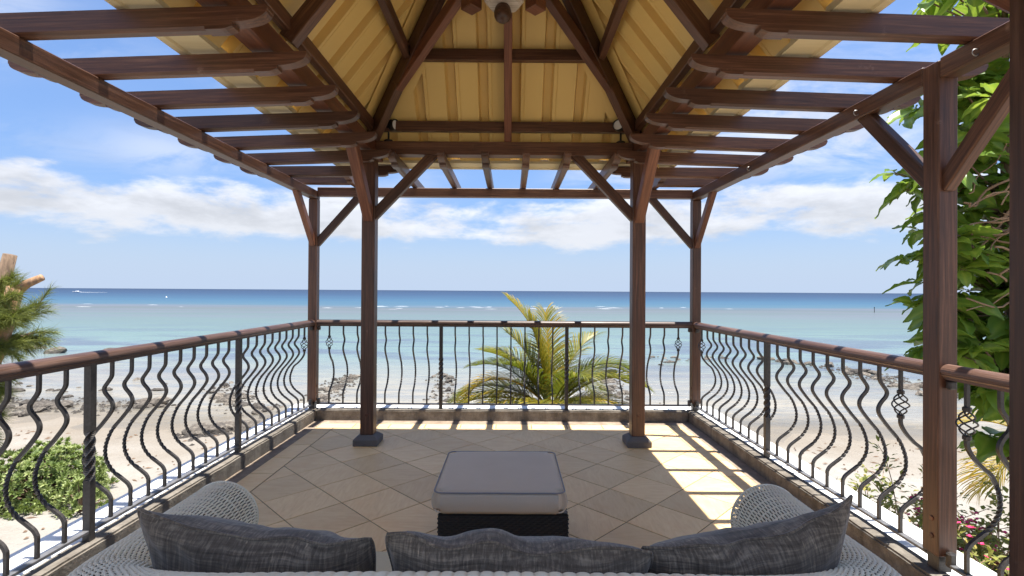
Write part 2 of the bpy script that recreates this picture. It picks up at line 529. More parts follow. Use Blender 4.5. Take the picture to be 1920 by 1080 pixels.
def add_mesh(name, verts, faces, m, parent=None, world=None, smooth=False, attr=None, kind=None):
    me = bpy.data.meshes.new(name)
    me.from_pydata([tuple(v) for v in verts] if not isinstance(verts, np.ndarray) else verts.tolist(), [], faces if isinstance(faces, list) else faces.tolist())
    if m is not None:
        me.materials.append(m)
    if smooth:
        me.polygons.foreach_set('use_smooth', np.ones(len(me.polygons), dtype=bool))
    if attr is not None:
        for k, vals in attr.items():
            a = me.attributes.new(k, 'FLOAT', 'POINT')
            a.data.foreach_set('value', np.asarray(vals, dtype=np.float32))
    me.update()
    return link(name, me, parent, world, kind)


def link(name, me, parent=None, world=None, kind=None):
    o = bpy.data.objects.new(name, me)
    COL.objects.link(o)
    M = world.copy() if world is not None else Matrix.Identity(4)
    if parent is not None:
        o.parent = parent
        M = pw(parent).inverted() @ M
    o.matrix_basis = M
    if kind:
        o['kind'] = kind
    return o


def pw(o):
    M = o.matrix_basis.copy()
    while o.parent is not None:
        o = o.parent
        M = o.matrix_basis @ M
    return M


def thing(name, label, cat, loc=(0, 0, 0), rz=0.0, group=None):
    o = bpy.data.objects.new(name, None)
    COL.objects.link(o)
    o.empty_display_size = 0.1
    o.matrix_basis = Matrix.Translation(loc) @ Matrix.Rotation(rz, 4, 'Z')
    o['label'] = label
    o['category'] = cat
    if group:
        o['group'] = group
    return o


def tagit(o, label, cat, group=None):
    o['label'] = label
    o['category'] = cat
    if group:
        o['group'] = group
    return o


def bev(me, w, seg=1):
    bm = bmesh.new()
    bm.from_mesh(me)
    bmesh.ops.bevel(bm, geom=[e for e in bm.edges if e.calc_face_angle(0) > 0.5], offset=w, segments=seg, affect='EDGES', clamp_overlap=True)
    bm.to_mesh(me)
    bm.free()


BOXF = [(0, 3, 2, 1), (4, 5, 6, 7), (0, 1, 5, 4), (1, 2, 6, 5), (2, 3, 7, 6), (3, 0, 4, 7)]


def boxv(x0, x1, y0, y1, z0, z1):
    return [(x0, y0, z0), (x1, y0, z0), (x1, y1, z0), (x0, y1, z0), (x0, y0, z1), (x1, y0, z1), (x1, y1, z1), (x0, y1, z1)]


def box(name, x0, x1, y0, y1, z0, z1, m, parent=None, bevel=0.004):
    """axis-aligned box; its longest side becomes local X so wood grain runs along it"""
    dx, dy, dz = x1 - x0, y1 - y0, z1 - z0
    c = Vector(((x0 + x1) / 2, (y0 + y1) / 2, (z0 + z1) / 2))
    if dz >= dx and dz >= dy:
        return beam(name, c - Vector((0, 0, dz / 2)), c + Vector((0, 0, dz / 2)), dy, dx, m, parent, bevel, upv=(1, 0, 0))
    if dy >= dx:
        return beam(name, c - Vector((0, dy / 2, 0)), c + Vector((0, dy / 2, 0)), dx, dz, m, parent, bevel)
    return beam(name, c - Vector((dx / 2, 0, 0)), c + Vector((dx / 2, 0, 0)), dy, dz, m, parent, bevel)


def frame(p0, p1, upv=(0, 0, 1)):
    p0, p1 = Vector(p0), Vector(p1)
    x = (p1 - p0).normalized()
    u = Vector(upv)
    y = u.cross(x)
    if y.length < 1e-4:
        y = Vector((0, 1, 0)).cross(x)
    y.normalize()
    z = x.cross(y)
    M = Matrix((x, y, z)).transposed().to_4x4()
    M.translation = p0
    return M, (p1 - p0).length


def beam(name, p0, p1, wid, hei, m, parent=None, bevel=0.004, upv=(0, 0, 1)):
    M, L = frame(p0, p1, upv)
    me = bpy.data.meshes.new(name)
    me.from_pydata(boxv(0, L, -wid / 2, wid / 2, -hei / 2, hei / 2), [], BOXF)
    me.materials.append(m)
    if bevel:
        bev(me, bevel)
    return link(name, me, parent, M)


def tube_geo(pts, radii, n=6, twist=0.0, square=False, caps=True):
    pts = [Vector(p) for p in pts]
    V, Fc = [], []
    prev = None
    N = len(pts)
    for i, p in enumerate(pts):
        tan = (pts[min(i + 1, N - 1)] - pts[max(i - 1, 0)]).normalized()
        if prev is None:
            a = Vector((1, 0, 0)) if abs(tan.x) < 0.8 else Vector((0, 1, 0))
            u = (a - tan * a.dot(tan)).normalized()
        else:
            u = (prev - tan * prev.dot(tan)).normalized()
        prev = u
        vv = tan.cross(u)
        r = radii[i] if hasattr(radii, '__len__') else radii
        tw = twist[i] if hasattr(twist, '__len__') else twist
        for k in range(n):
            a = 2 * math.pi * k / n + tw
            V.append(p + u * (r * math.cos(a)) + vv * (r * math.sin(a)))
    for i in range(N - 1):
        for k in range(n):
            a, b_ = i * n + k, i * n + (k + 1) % n
            Fc.append((a, b_, b_ + n, a + n))
    if caps:
        Fc.append(tuple(range(n - 1, -1, -1)))
        Fc.append(tuple((N - 1) * n + k for k in range(n)))
    return V, Fc


class Geo:
    def __init__(self):
        self.v, self.f, self.s = [], [], []

    def add(self, V, Fc, shade=0.5):
        o = len(self.v)
        self.v += [tuple(p) for p in V]
        self.f += [tuple(i + o for i in f) for f in Fc]
        self.s += [shade] * len(V)

    def tube(self, pts, r, n=6, **kw):
        sh = kw.pop('shade', 0.5)
        self.add(*tube_geo(pts, r, n, **kw), shade=sh)

    def obj(self, name, m, parent=None, world=None, smooth=False, kind=None, shade=True):
        return add_mesh(name, self.v, self.f, m, parent, world, smooth, {'shade': self.s} if shade else None, kind)


def lathe(profile, n=16):
    V, Fc = [], []
    for (r, z) in profile:
        for k in range(n):
            a = 2 * math.pi * k / n
            V.append((r * math.cos(a), r * math.sin(a), z))
    for i in range(len(profile) - 1):
        for k in range(n):
            a, b_ = i * n + k, i * n + (k + 1) % n
            Fc.append((a, b_, b_ + n, a + n))
    Fc.append(tuple(range(n - 1, -1, -1)))
    Fc.append(tuple((len(profile) - 1) * n + k for k in range(n)))
    return V, Fc


def T(x, y, z):
    return Matrix.Translation((x, y, z))


# ------------------------------------------------------------------ setting: beach, sea
SEAZ = -4.2


def shore(x):
    return 20.6 - 0.085 * x + 1.1 * math.sin(x * 0.17 + 0.6) + 0.5 * math.sin(x * 0.53)


def ground_z(x, y):
    d = y - shore(max(-60, min(60, x)))
    if d < 0:
        z = SEAZ - d * 0.036
        z = min(z, -3.72 + 0.02 * math.sin(x))
    else:
        z = SEAZ - d * 0.030 if d < 40 else SEAZ - 1.2 - (d - 40) * 0.006
    k = 0.07 if d < 0 else 0.03
    return max(z, -14) + k * (mnoise.noise(Vector((x * 0.45, y * 0.45, 0))) + 0.5 * mnoise.noise(Vector((x * 1.7, y * 1.7, 3))))


def grid_xy(xs, ys):
    V = [(x, y) for y in ys for x in xs]
    nx = len(xs)
    Fc = [(j * nx + i, j * nx + i + 1, (j + 1) * nx + i + 1, (j + 1) * nx + i) for j in range(len(ys) - 1) for i in range(nx - 1)]
    return V, Fc


def spread(a, b_, n, p):
    return [a + (b_ - a) * (i / (n - 1)) ** p for i in range(n)]


xs = sorted(set([-s for s in spread(40, 4000, 14, 3)[1:]] + list(np.linspace(-40, 40, 161)) + spread(40, 4000, 14, 3)[1:]))
ys = [-300, -120, -50, -20, -8] + list(np.linspace(-2, 40, 110)) + spread(40, 700, 16, 2)[1:]
V2, Fc = grid_xy(xs, ys)
beach = add_mesh('beach', [(x, y, ground_z(x, y)) for x, y in V2], Fc, SAND, smooth=True, kind='structure')

xs = sorted(set([-s for s in spread(60, 60000, 26, 5)[1:]] + list(np.linspace(-60, 60, 121)) + spread(60, 60000, 26, 5)[1:]))
ys = list(np.linspace(13, 45, 90)) + spread(45, 70000, 50, 5)[1:]
V2, Fc = grid_xy(xs, ys)
dep = []
for x, y in V2:
    dep.append(min(3.0, SEAZ - ground_z(x, y)) if y < 120 and abs(x) < 120 else 3.0)
sea = add_mesh('sea', [(x, y, SEAZ) for x, y in V2], Fc, SEA, smooth=True, attr={'depth': dep}, kind='structure')

# surf breaking on the reef edge: low uneven ridges of foam, and thin wavelets on the sand
g = Geo()
for k in range(44):
    x = random.choice((random.uniform(-190, 250), random.uniform(-25, 30), random.uniform(-60, 90)))
    y = 168 + random.uniform(-12, 20) + 6 * math.sin(x * 0.02)
    L = random.uniform(1.5, 6)
    wd = random.uniform(0.08, 0.28)
    hh = random.uniform(0.03, 0.10)
    n_ = 8
    for i in range(n_):
        a0, a1 = i / n_, (i + 1) / n_
        e0, e1 = math.sin(math.pi * a0) * random.uniform(0.6, 1), math.sin(math.pi * a1)
        X0_, X1_ = x + L * a0, x + L * a1
        g.add([(X0_, y - wd * e0, SEAZ), (X1_, y - wd * e1, SEAZ), (X1_, y, SEAZ + hh * e1), (X0_, y, SEAZ + hh * e0), (X1_, y + wd * e1, SEAZ), (X0_, y + wd * e0, SEAZ)],
              [(0, 1, 2, 3), (3, 2, 4, 5)])
surf = g.obj('surf', FOAM, kind='stuff', shade=False)

# dry seaweed flecks strewn over the sand
g = Geo()
for k in range(2600):
    x = random.uniform(-26, 26)
    y = random.uniform(8, 20.3)
    if -3.2 < x < 3.0 and y < 7:
        continue
    if mnoise.noise(Vector((x * 0.35, y * 0.9, 9))) < 0.02 and random.random() < 0.8:
        continue
    if y > shore(x) - 0.3:
        continue
    z = ground_z(x, y) + 0.012
    a = random.uniform(0, 6.28)
    L, wd = random.uniform(0.03, 0.15), random.uniform(0.012, 0.045)
    ca, sa = math.cos(a), math.sin(a)
    P_ = [(-L, 0), (0, -wd), (L, 0), (0, wd)]
    g.add([(x + p * ca - q_ * sa, y + p * sa + q_ * ca, z + random.uniform(0, 0.012)) for p, q_ in P_] + [(x, y, z + 0.035)],
          [(0, 1, 4), (1, 2, 4), (2, 3, 4), (3, 0, 4)])
debris = g.obj('seaweed_debris', DEBR, kind='stuff', shade=False)

# ------------------------------------------------------------------ terrace block, kerb, floor
KL, KR, KF = -2.316, 2.135, 6.04        # inner faces of the kerb
KW = 0.122
LW = 0.27
OL, OR_, OF = KL - KW, KR + KW, KF + KW
block = thing('terrace_block', 'white painted masonry terrace block with a sunlit ledge outside the railing', 'building', (0, 2.6, -3.8))
Y0 = -1.2
# walls of the block (below the ledge) and the slab under the floor
box('wall', OL - LW, OR_ + LW, Y0, OF + LW, -4.6, -0.10, WHITE, block, 0)
for a in ((OL - LW - 0.02, OL - 0.006, Y0, OF + LW + 0.02), (OR_ + 0.006, OR_ + LW + 0.02, Y0, OF + LW + 0.02)):
    box('ledge', *a, -0.097, 0.098, WHITE, block, 0.012)
box('ledge', OL - 0.004, OR_ + 0.004, OF + 0.006, OF + LW + 0.02, -0.097, 0.098, WHITE, block, 0.012)


def rough_box(name, x0, x1, y0, y1, z0, z1, m, parent, step=0.05, amp=0.004):
    bm = bmesh.new()
    vs = [bm.verts.new(v) for v in boxv(x0, x1, y0, y1, z0, z1)]
    for f_ in BOXF:
        bm.faces.new([vs[i] for i in f_])
    bmesh.ops.bevel(bm, geom=bm.edges[:], offset=0.012, segments=2, affect='EDGES')
    L = max(x1 - x0, y1 - y0)
    ax = 0 if x1 - x0 > y1 - y0 else 1
    nC = int(L / step)
    lo = (x0, y0)[ax]
    for i in range(1, nC):
        co = [0, 0, 0]
        co[ax] = lo + L * i / nC
        no = [0, 0, 0]
        no[ax] = 1
        bmesh.ops.bisect_plane(bm, geom=bm.verts[:] + bm.edges[:] + bm.faces[:], plane_co=co, plane_no=no)
    for v in bm.verts:
        d = mnoise.noise_vector(v.co * 9) * amp + mnoise.noise_vector(v.co * 2.2) * amp * 0.8
        v.co += Vector((d.x if ax == 1 else 0, d.y if ax == 0 else 0, d.z if v.co.z > z0 + 0.05 else 0))
    me = bpy.data.meshes.new(name)
    bm.to_mesh(me)
    bm.free()
    me.materials.append(m)
    return link(name, me, parent)


kerb = thing('kerb', 'low rough cement kerb running round three sides of the tiled terrace', 'kerb', (0, 2.6, 0))
rough_box('kerb_run', OL, KL, Y0, OF, -0.095, 0.12, CEMENT, kerb)
rough_box('kerb_run', KR, OR_, Y0, OF, -0.095, 0.12, CEMENT, kerb)
rough_box('kerb_run', KL + 0.002, KR - 0.002, KF, OF, -0.095, 0.12, CEMENT, kerb)
g = Geo()
hk = [(2.19, 2.36, 0.115), (2.19, 2.36, 0.15), (2.185, 2.362, 0.172), (2.17, 2.365, 0.18), (2.155, 2.368, 0.17), (2.15, 2.37, 0.15)]
g.tube(hk, 0.005, 6)
g.obj('rusty_hook', RUST, kerb, smooth=True, shade=False)

BX0, BX1, BY1 = -1.985, 1.805, 5.70          # edge between the diagonal field and the border row
floor = box('floor', KL + 0.001, KR - 0.001, Y0, KF - 0.001, -0.094, -0.006, SCREED, None, 0)
floor['kind'] = 'structure'
add_mesh('grout_bed', [(KL + 0.128, 0.1, -0.0035), (KR - 0.128, 0.1, -0.0035), (KR - 0.128, KF - 0.165, -0.0035), (KL + 0.128, KF - 0.165, -0.0035)], [(0, 1, 2, 3)], GROUT, floor)


def clip_poly(poly, x0, x1, y0, y1):
    def cut(P_, f):
        out = []
        for i in range(len(P_)):
            a, b_ = P_[i], P_[(i + 1) % len(P_)]
            fa, fb = f(a), f(b_)
            if fa >= 0:
                out.append(a)
            if (fa >= 0) != (fb >= 0):
                s = fa / (fa - fb)
                out.append((a[0] + (b_[0] - a[0]) * s, a[1] + (b_[1] - a[1]) * s))
        return out
    for f in (lambda p: p[0] - x0, lambda p: x1 - p[0], lambda p: p[1] - y0, lambda p: y1 - p[1]):
        if not poly:
            return []
        poly = cut(poly, f)
    return poly


def prism(poly, z0, z1, bv=0.0025):
    """flat prism with a small chamfer round its top"""
    n_ = len(poly)
    cx = sum(p[0] for p in poly) / n_
    cy_ = sum(p[1] for p in poly) / n_

    def inset(d):
        out = []
        for i in range(n_):
            p0, p1, p2 = Vector(poly[i - 1]), Vector(poly[i]), Vector(poly[(i + 1) % n_])
            e1, e2 = (p1 - p0), (p2 - p1)
            if e1.length < 1e-5 or e2.length < 1e-5:
                out.append(tuple(p1))
                continue
            n1 = Vector((-e1.y, e1.x)).normalized()
            n2 = Vector((-e2.y, e2.x)).normalized()
            q_ = (n1 + n2)
            q_ = q_ * (d / max(0.3, q_.dot(n1)))
            out.append((p1.x + q_.x, p1.y + q_.y))
        return out
    ins = inset(bv)
    V = [(p[0], p[1], z0) for p in poly] + [(p[0], p[1], z1 - bv * 0.6) for p in poly] + [(p[0], p[1], z1) for p in ins]
    Fc = []
    for i in range(n_):
        j = (i + 1) % n_
        Fc += [(i, j, j + n_, i + n_), (i + n_, j + n_, j + 2 * n_, i + 2 * n_)]
    Fc.append(tuple(range(2 * n_, 3 * n_)))
    return V, Fc


HS = 0.2868
GR = 0.0045
full = [(0, -HS + GR), (HS - GR, 0), (0, HS - GR), (-HS + GR, 0)]
V, Fc = prism(full, -0.010, 0.0)
tile_me = bpy.data.meshes.new('tile')
tile_me.from_pydata(V, [], Fc)
tile_me.materials.append(TILE)
for i in range(-12, 13):
    for j in range(-18, 8):
        if (i + j) % 2:
            continue
        cx, cy_ = -0.935 + 0.0 + HS * i, 4.268 + HS * j
        poly = [(cx + p[0], cy_ + p[1]) for p in full]
        cl = clip_poly(poly, BX0 + GR, BX1 - GR, 0.35, BY1 - GR)
        if len(cl) < 3:
            continue
        area = abs(sum(cl[k][0] * cl[(k + 1) % len(cl)][1] - cl[(k + 1) % len(cl)][0] * cl[k][1] for k in range(len(cl)))) / 2
        if area < 0.0015:
            continue
        dz = random.uniform(-0.0006, 0.0006)
        if area > 0.158:
            link('tile', tile_me, floor, T(cx, cy_, dz) @ Matrix.Rotation(random.choice((0, 1, 2, 3)) * math.pi / 2, 4, 'Z'))
        else:
            c2_ = [(p[0] - cx, p[1] - cy_) for p in cl]
            # drop doubled corners
            c3 = [p for k, p in enumerate(c2_) if (Vector(p) - Vector(c2_[k - 1])).length > 0.004]
            if len(c3) >= 3:
                V, Fc = prism(c3, -0.010, 0.0)
                add_mesh('tile', V, Fc, TILE, floor, T(cx, cy_, dz))
# border rows
yj = [5.70, 5.07 + 0.4] + [5.07 - 0.4 * k for k in range(0, 12)]
for (xa, xb) in ((KL + 0.13, BX0), (BX1, KR - 0.13)):
    prev = BY1
    for yy in [5.47] + [5.07 - 0.4 * k for k in range(12)]:
        if yy < 0.4:
            break
        V, Fc = prism([(xa, yy + GR), (xb - GR, yy + GR), (xb - GR, prev - GR), (xa, prev - GR)], -0.010, 0.0)
        ctr = ((xa + xb) / 2, (yy + prev) / 2)
        add_mesh('tile', [(v[0] - ctr[0], v[1] - ctr[1], v[2]) for v in V], Fc, TILE, floor, T(ctr[0], ctr[1], 0))
        prev = yy
x = KL + 0.13
while x < KR - 0.14:
    xb = min(x + 0.405, KR - 0.13)
    V, Fc = prism([(x + GR, BY1 + GR), (xb - GR, BY1 + GR), (xb - GR, KF - 0.17), (x + GR, KF - 0.17)], -0.010, 0.0)
    add_mesh('tile', [(v[0] - x, v[1] - BY1, v[2]) for v in V], Fc, TILE, floor, T(x, BY1, 0))
    x = xb

# ------------------------------------------------------------------ gazebo
X0 = -0.075
PX = 1.36                   # half span between gazebo posts
PYF, PYN = 5.13, 1.175
gz_ = thing('gazebo', 'dark timber gazebo with four posts and a cream ribbed sheet metal hip roof', 'gazebo', (X0, (PYF + PYN) / 2, 0))
PW = 0.132
PZ0, PZ1 = 2.912, 3.048
for sx in (-1, 1):
    for py in (PYF, PYN):
        cx = X0 + sx * PX
        post = box('post', cx - PW / 2, cx + PW / 2, py - PW / 2, py + PW / 2, 0.098, PZ0 - 0.001, WOOD, gz_, 0.007)
        hw, ht = 0.122, 0.076
        V = [(-hw, -hw, 0), (hw, -hw, 0), (hw, hw, 0), (-hw, hw, 0), (-hw, -hw, 0.062), (hw, -hw, 0.062), (hw, hw, 0.062), (-hw, hw, 0.062),
             (-ht, -ht, 0.1), (ht, -ht, 0.1), (ht, ht, 0.1), (-ht, ht, 0.1)]
        Fp = [(0, 1, 5, 4), (1, 2, 6, 5), (2, 3, 7, 6), (3, 0, 4, 7), (4, 5, 9, 8), (5, 6, 10, 9), (6, 7, 11, 10), (7, 4, 8, 11), (8, 9, 10, 11), (3, 2, 1, 0)]
        me = bpy.data.meshes.new('plinth')
        me.from_pydata(V, [], Fp)
        me.materials.append(PLINTH)
        bev(me, 0.006)
        link('plinth', me, gz_, T(cx, py, 0.001))
        # wooden plug low on the post
        V, Fc = lathe([(0.016, 0), (0.016, 0.004), (0.012, 0.005)], 14)
        add_mesh('plug', V, Fc, WOOD_RED, post, T(cx, py - PW / 2, 0.30) @ Matrix.Rotation(R(90), 4, 'X'))
# plates
for sx in (-1, 1):
    box('plate_beam', X0 + sx * PX - PW / 2, X0 + sx * PX + PW / 2, PYN - 0.30, PYF + 0.30, PZ0, PZ1, WOOD_RED, gz_)
for py in (PYF, PYN):
    box('plate_beam', X0 - PX + PW / 2 + 0.001, X0 + PX - PW / 2 - 0.001, py - PW / 2, py + PW / 2, PZ0 + 0.002, PZ1 - 0.002, WOOD, gz_)
    for sx in (-1, 1):
        box('beam_end', *sorted((X0 + sx * (PX + PW / 2 + 0.001), X0 + sx * (PX + 0.30))), py - PW / 2, py + PW / 2, PZ0 + 0.002, PZ1 - 0.002, WOOD, gz_)
# roof planes:  z = ZE + TP * s,  s = plan distance in from the sheet edge
TP = 1.27
E_ = 1.665
ZE = 2.856
LY = (PYF - PYN) / 2 + (E_ - PX)
YC = (PYF + PYN) / 2
nrm = math.sqrt(1 + TP * TP)


def sheet_z(s):
    return ZE + TP * s


# purlins (rectangular rings lying inside the slope)
for (s_, zc_, hh, ww) in ((E_ - PX + 0.035, 3.20, 0.10, 0.06), (0.775, 3.722, 0.105, 0.06)):
    hx, hy = E_ - s_, LY - s_
    for py in (YC + hy, YC - hy):
        box('purlin', X0 - hx - 0.02, X0 + hx + 0.02, py - ww / 2, py + ww / 2, zc_ - hh / 2, zc_ + hh / 2, WOOD, gz_)
    for sx in (-1, 1):
        box('purlin', X0 + sx * hx - ww / 2, X0 + sx * hx + ww / 2, YC - hy - 0.02, YC + hy + 0.02, zc_ - hh / 2 - 0.003, zc_ + hh / 2 - 0.003, WOOD, gz_)
# common rafters
def rafter(pa, pb, wid, m=WOOD_RED, hei=0.10, nm='rafter'):
    return beam(nm, pa, pb, wid, hei, m, gz_)


off = 0.115 * nrm                      # vertical drop of the rafter's centre line below the sheet
for sgn in (1,):
    sA, sB = 0.27, 1.52
    rafter((X0 + 0.035, YC + LY - sA, sheet_z(sA) - off), (X0 + 0.035, YC + LY - sB, sheet_z(sB) - off), 0.075)
for sx in (-1, 1):
    sA, sB = 0.34, 1.60
    rafter((X0 + sx * (E_ - sA), YC, sheet_z(sA) - off), (X0 + sx * (E_ - sB), YC, sheet_z(sB) - off), 0.085, WOOD)
# hip rafters and the lower struts that carry the pendants
for sy in (1, -1):
    for sx in (-1, 1):
        def hp(s, drop):
            return Vector((X0 + sx * (E_ - s), YC + sy * (LY - s), sheet_z(s) - drop))
        beam('hip_rafter', hp(0.18, 0.17), hp(1.60, 0.17), 0.075, 0.15, WOOD, gz_)
        if sy == 1:
            a = Vector((X0 + sx * 1.03, 4.80, 3.46))
            b_ = Vector((X0 + sx * 0.27, 4.10, 4.08))
            beam('strut', a, b_, 0.075, 0.10, WOOD_RED, gz_)
            # foot of the hip: heavier lower piece down to the plate corner
            beam('hip_foot', (X0 + sx * (PX - 0.02), PYF - 0.02, 3.052), (X0 + sx * 1.00, 4.77, 3.50), 0.085, 0.11, WOOD, gz_)
            M = T(b_.x - sx * 0.01, b_.y - 0.02, 3.82) @ Matrix.Rotation(R(45), 4, 'Z')
            me = bpy.data.meshes.new('pendant')
            me.from_pydata(boxv(-0.062, 0.062, -0.062, 0.062, 0.0, 0.5), [], BOXF)
            me.materials.append(WOOD_RED)
            bev(me, 0.006)
            link('pendant', me, gz_, M)
# ridge and king post with its turned ball
beam('ridge_beam', (X0, YC + LY - E_ - 0.05, sheet_z(E_) - 0.14), (X0, YC - LY + E_ + 0.05, sheet_z(E_) - 0.14), 0.07, 0.14, WOOD, gz_)
KY = 3.80
V, Fc = lathe([(0.12, 3.70), (0.15, 3.73), (0.15, 3.86), (0.10, 3.90), (0.10, 4.85)], 8)
king = add_mesh('king_post', [(x, y, z) for x, y, z in V], Fc, WOOD_PALE, gz_, T(X0 + 0.01, KY, 0))
V, Fc = lathe([(0.004, 3.572), (0.03, 3.577), (0.052, 3.592), (0.064, 3.618), (0.066, 3.65), (0.058, 3.68), (0.045, 3.70), (0.055, 3.712)], 20)
add_mesh('ball_finial', V, Fc, WOOD, king, T(X0, KY, 0), smooth=True)
# diagonal knee braces
def brace(nm, a, b_, wid, hei, parent, m=WOOD):
    return beam(nm, a, b_, wid, hei, m, parent, 0.006)


for sx in (-1, 1):
    cx = X0 + sx * PX
    for py, dy in ((PYF, -1), (PYN, 1)):
        brace('brace', (cx - sx * 0.03, py + 0.0, 2.29), (cx - sx * 0.66, py, 2.95), 0.075, 0.095, gz_)
        br = brace('brace', (cx, py + dy * 0.03, 2.27), (cx, py + dy * 0.66, 2.93), 0.095, 0.105, gz_, WOOD_RED)
# ribbed roof sheets: ribs every 0.316 m run straight down each slope
roof = bpy.data.objects.new('roof', None)
COL.objects.link(roof)
roof.parent = gz_
PITCH, RB, RT, RH = 0.316, 0.104, 0.070, 0.070


def rib_profile(u):
    """breakpoints of one pitch: (offset, height)"""
    return


def slope(length_half, smax_fn, to_world, nm):
    """sheets 3 ribs wide; lateral coordinate u in [-length_half, length_half]"""
    us = []
    k0 = int(math.ceil(length_half / PITCH)) + 1
    for k in range(-k0, k0 + 1):
        c = k * PITCH + 0.11
        us += [(c - RB / 2, 0.0, k), (c - RT / 2, RH, k), (c + RT / 2, RH, k), (c + RB / 2, 0.0, k)]
        us += [(c + RB / 2 + 0.028, 0.0, k), (c + RB / 2 + 0.032, 0.005, k), (c + RB / 2 + 0.036, 0.0, k)]
    us.sort()
    sheets = {}
    for (ua, ha, ka), (ub, hb, kb) in zip(us[:-1], us[1:]):
        la, lb = max(ua, -length_half), min(ub, length_half)
        if lb - la < 1e-4:
            continue
        if la != ua:
            ha = ha + (hb - ha) * (la - ua) / (ub - ua)
        if lb != ub:
            hb = ha + (hb - ha) * (lb - la) / (ub - la) if ub > la else hb
        cuts = [la, lb]
        for c_ in smax_fn(None):
            if la < c_ < lb:
                cuts.insert(1, c_)
        for c0, c1 in zip(cuts[:-1], cuts[1:]):
            h0 = ha + (hb - ha) * (c0 - la) / (lb - la)
            h1 = ha + (hb - ha) * (c1 - la) / (lb - la)
            s0, s1 = smax_fn(c0), smax_fn(c1)
            key = int(math.floor((ka + 100) / 3))
            G_ = sheets.setdefault(key, Geo())
            # visible underside and, 1.2 mm away, the upper side
            q_ = [to_world(c0, min(0.05, s0), h0), to_world(c1, min(0.05, s1), h1), to_world(c1, s1, h1), to_world(c0, s0, h0)]
            if s0 < 0.003 and s1 < 0.003:
                continue
            G_.add(q_, [(0, 1, 2, 3)])
    for G_ in sheets.values():
        if not G_.f:
            continue
        # object origin in the slope so texture runs: local X across ribs, local Y down the slope
        o_ = Vector(to_world(0, 0, 0))
        ax = (Vector(to_world(1, 0, 0)) - o_).normalized()
        ay = (Vector(to_world(0, 1, 0)) - o_).normalized()
        az = ax.cross(ay)
        M = Matrix((ax, ay, az)).transposed().to_4x4()
        M.translation = o_
        Mi = M.inverted()
        me_v = [tuple(Mi @ Vector(v)) for v in G_.v]
        o = add_mesh('roof_sheet', me_v, G_.f, ROOFM, roof, M)
        md = o.modifiers.new('thickness', 'SOLIDIFY')
        md.thickness = 0.0015
        md.offset = 0


nz_, ns_ = 1 / nrm, TP / nrm
slope(E_, lambda u: (0.0,) if u is None else E_ - abs(u),
      lambda u, s, h: (X0 + u, YC + LY - s + h * ns_, sheet_z(s) + h * nz_), 'far')
slope(E_, lambda u: (0.0,) if u is None else E_ - abs(u),
      lambda u, s, h: (X0 - u, YC - LY + s - h * ns_, sheet_z(s) + h * nz_), 'near')
ridge_half = LY - E_
for sx in (-1, 1):
    slope(LY, lambda u: (-ridge_half, ridge_half) if u is None else min(E_, LY - abs(u)),
          (lambda sx: lambda u, s, h: (X0 + sx * (E_ - s + h * ns_), YC - sx * u, sheet_z(s) + h * nz_))(sx), 'side')
# flat hip flashings on the inside
for sy in (1, -1):
    for sx in (-1, 1):
        wf = 0.26
        a0 = [(X0 + sx * (E_ - s), YC + sy * (LY - s), sheet_z(s) - 0.022) for s in (0.05, 1.62)]
        p1 = [(X0 + sx * (E_ - s - wf), YC + sy * (LY - s), sheet_z(s) - 0.022) for s in (0.05, 1.62 - wf)]
        p2 = [(X0 + sx * (E_ - s), YC + sy * (LY - s - wf), sheet_z(s) - 0.022) for s in (0.05, 1.62 - wf)]
        o = add_mesh('hip_flashing', [a0[0], a0[1], p1[1], p1[0], p2[1], p2[0]], [(0, 1, 2, 3), (0, 5, 4, 1)], ROOFM, roof)
        md = o.modifiers.new('thickness', 'SOLIDIFY')
        md.thickness = 0.0015
# ridge and hip capping outside, unseen, added to block sun leaks at the hips
for sy in (1, -1):
    for sx in (-1, 1):
        lift = 0.16
        a0 = [(X0 + sx * (E_ - s), YC + sy * (LY - s), sheet_z(s) + lift) for s in (0.02, E_)]
        p1 = [(X0 + sx * (E_ - s - 0.16), YC + sy * (LY - s), sheet_z(s) + lift - 0.02) for s in (0.02, E_ - 0.16)]
        p2 = [(X0 + sx * (E_ - s), YC + sy * (LY - s - 0.16), sheet_z(s) + lift - 0.02) for s in (0.02, E_ - 0.16)]
        p1 = [(x_, y_, sheet_z(s) + 0.075) for (x_, y_, _), s in zip(p1, (0.02, E_ - 0.16))]
        p2 = [(x_, y_, sheet_z(s) + 0.075) for (x_, y_, _), s in zip(p2, (0.02, E_ - 0.16))]
        o = add_mesh('hip_cap', [a0[0], a0[1], p1[1], p1[0], p2[1], p2[0]], [(0, 1, 2, 3), (0, 5, 4, 1)], ROOFM, roof)
        md = o.modifiers.new('thickness', 'SOLIDIFY')
        md.thickness = 0.0015
zt_ = sheet_z(E_) + 0.13
ry = LY - E_ + 0.12
add_mesh('ridge_cap', [(X0 - 0.17, YC - ry, zt_ - 0.24), (X0, YC - ry, zt_), (X0 + 0.17, YC - ry, zt_ - 0.24), (X0 - 0.17, YC + ry, zt_ - 0.24), (X0, YC + ry, zt_), (X0 + 0.17, YC + ry, zt_ - 0.24)],
         [(0, 1, 4, 3), (1, 2, 5, 4)], ROOFM, roof)
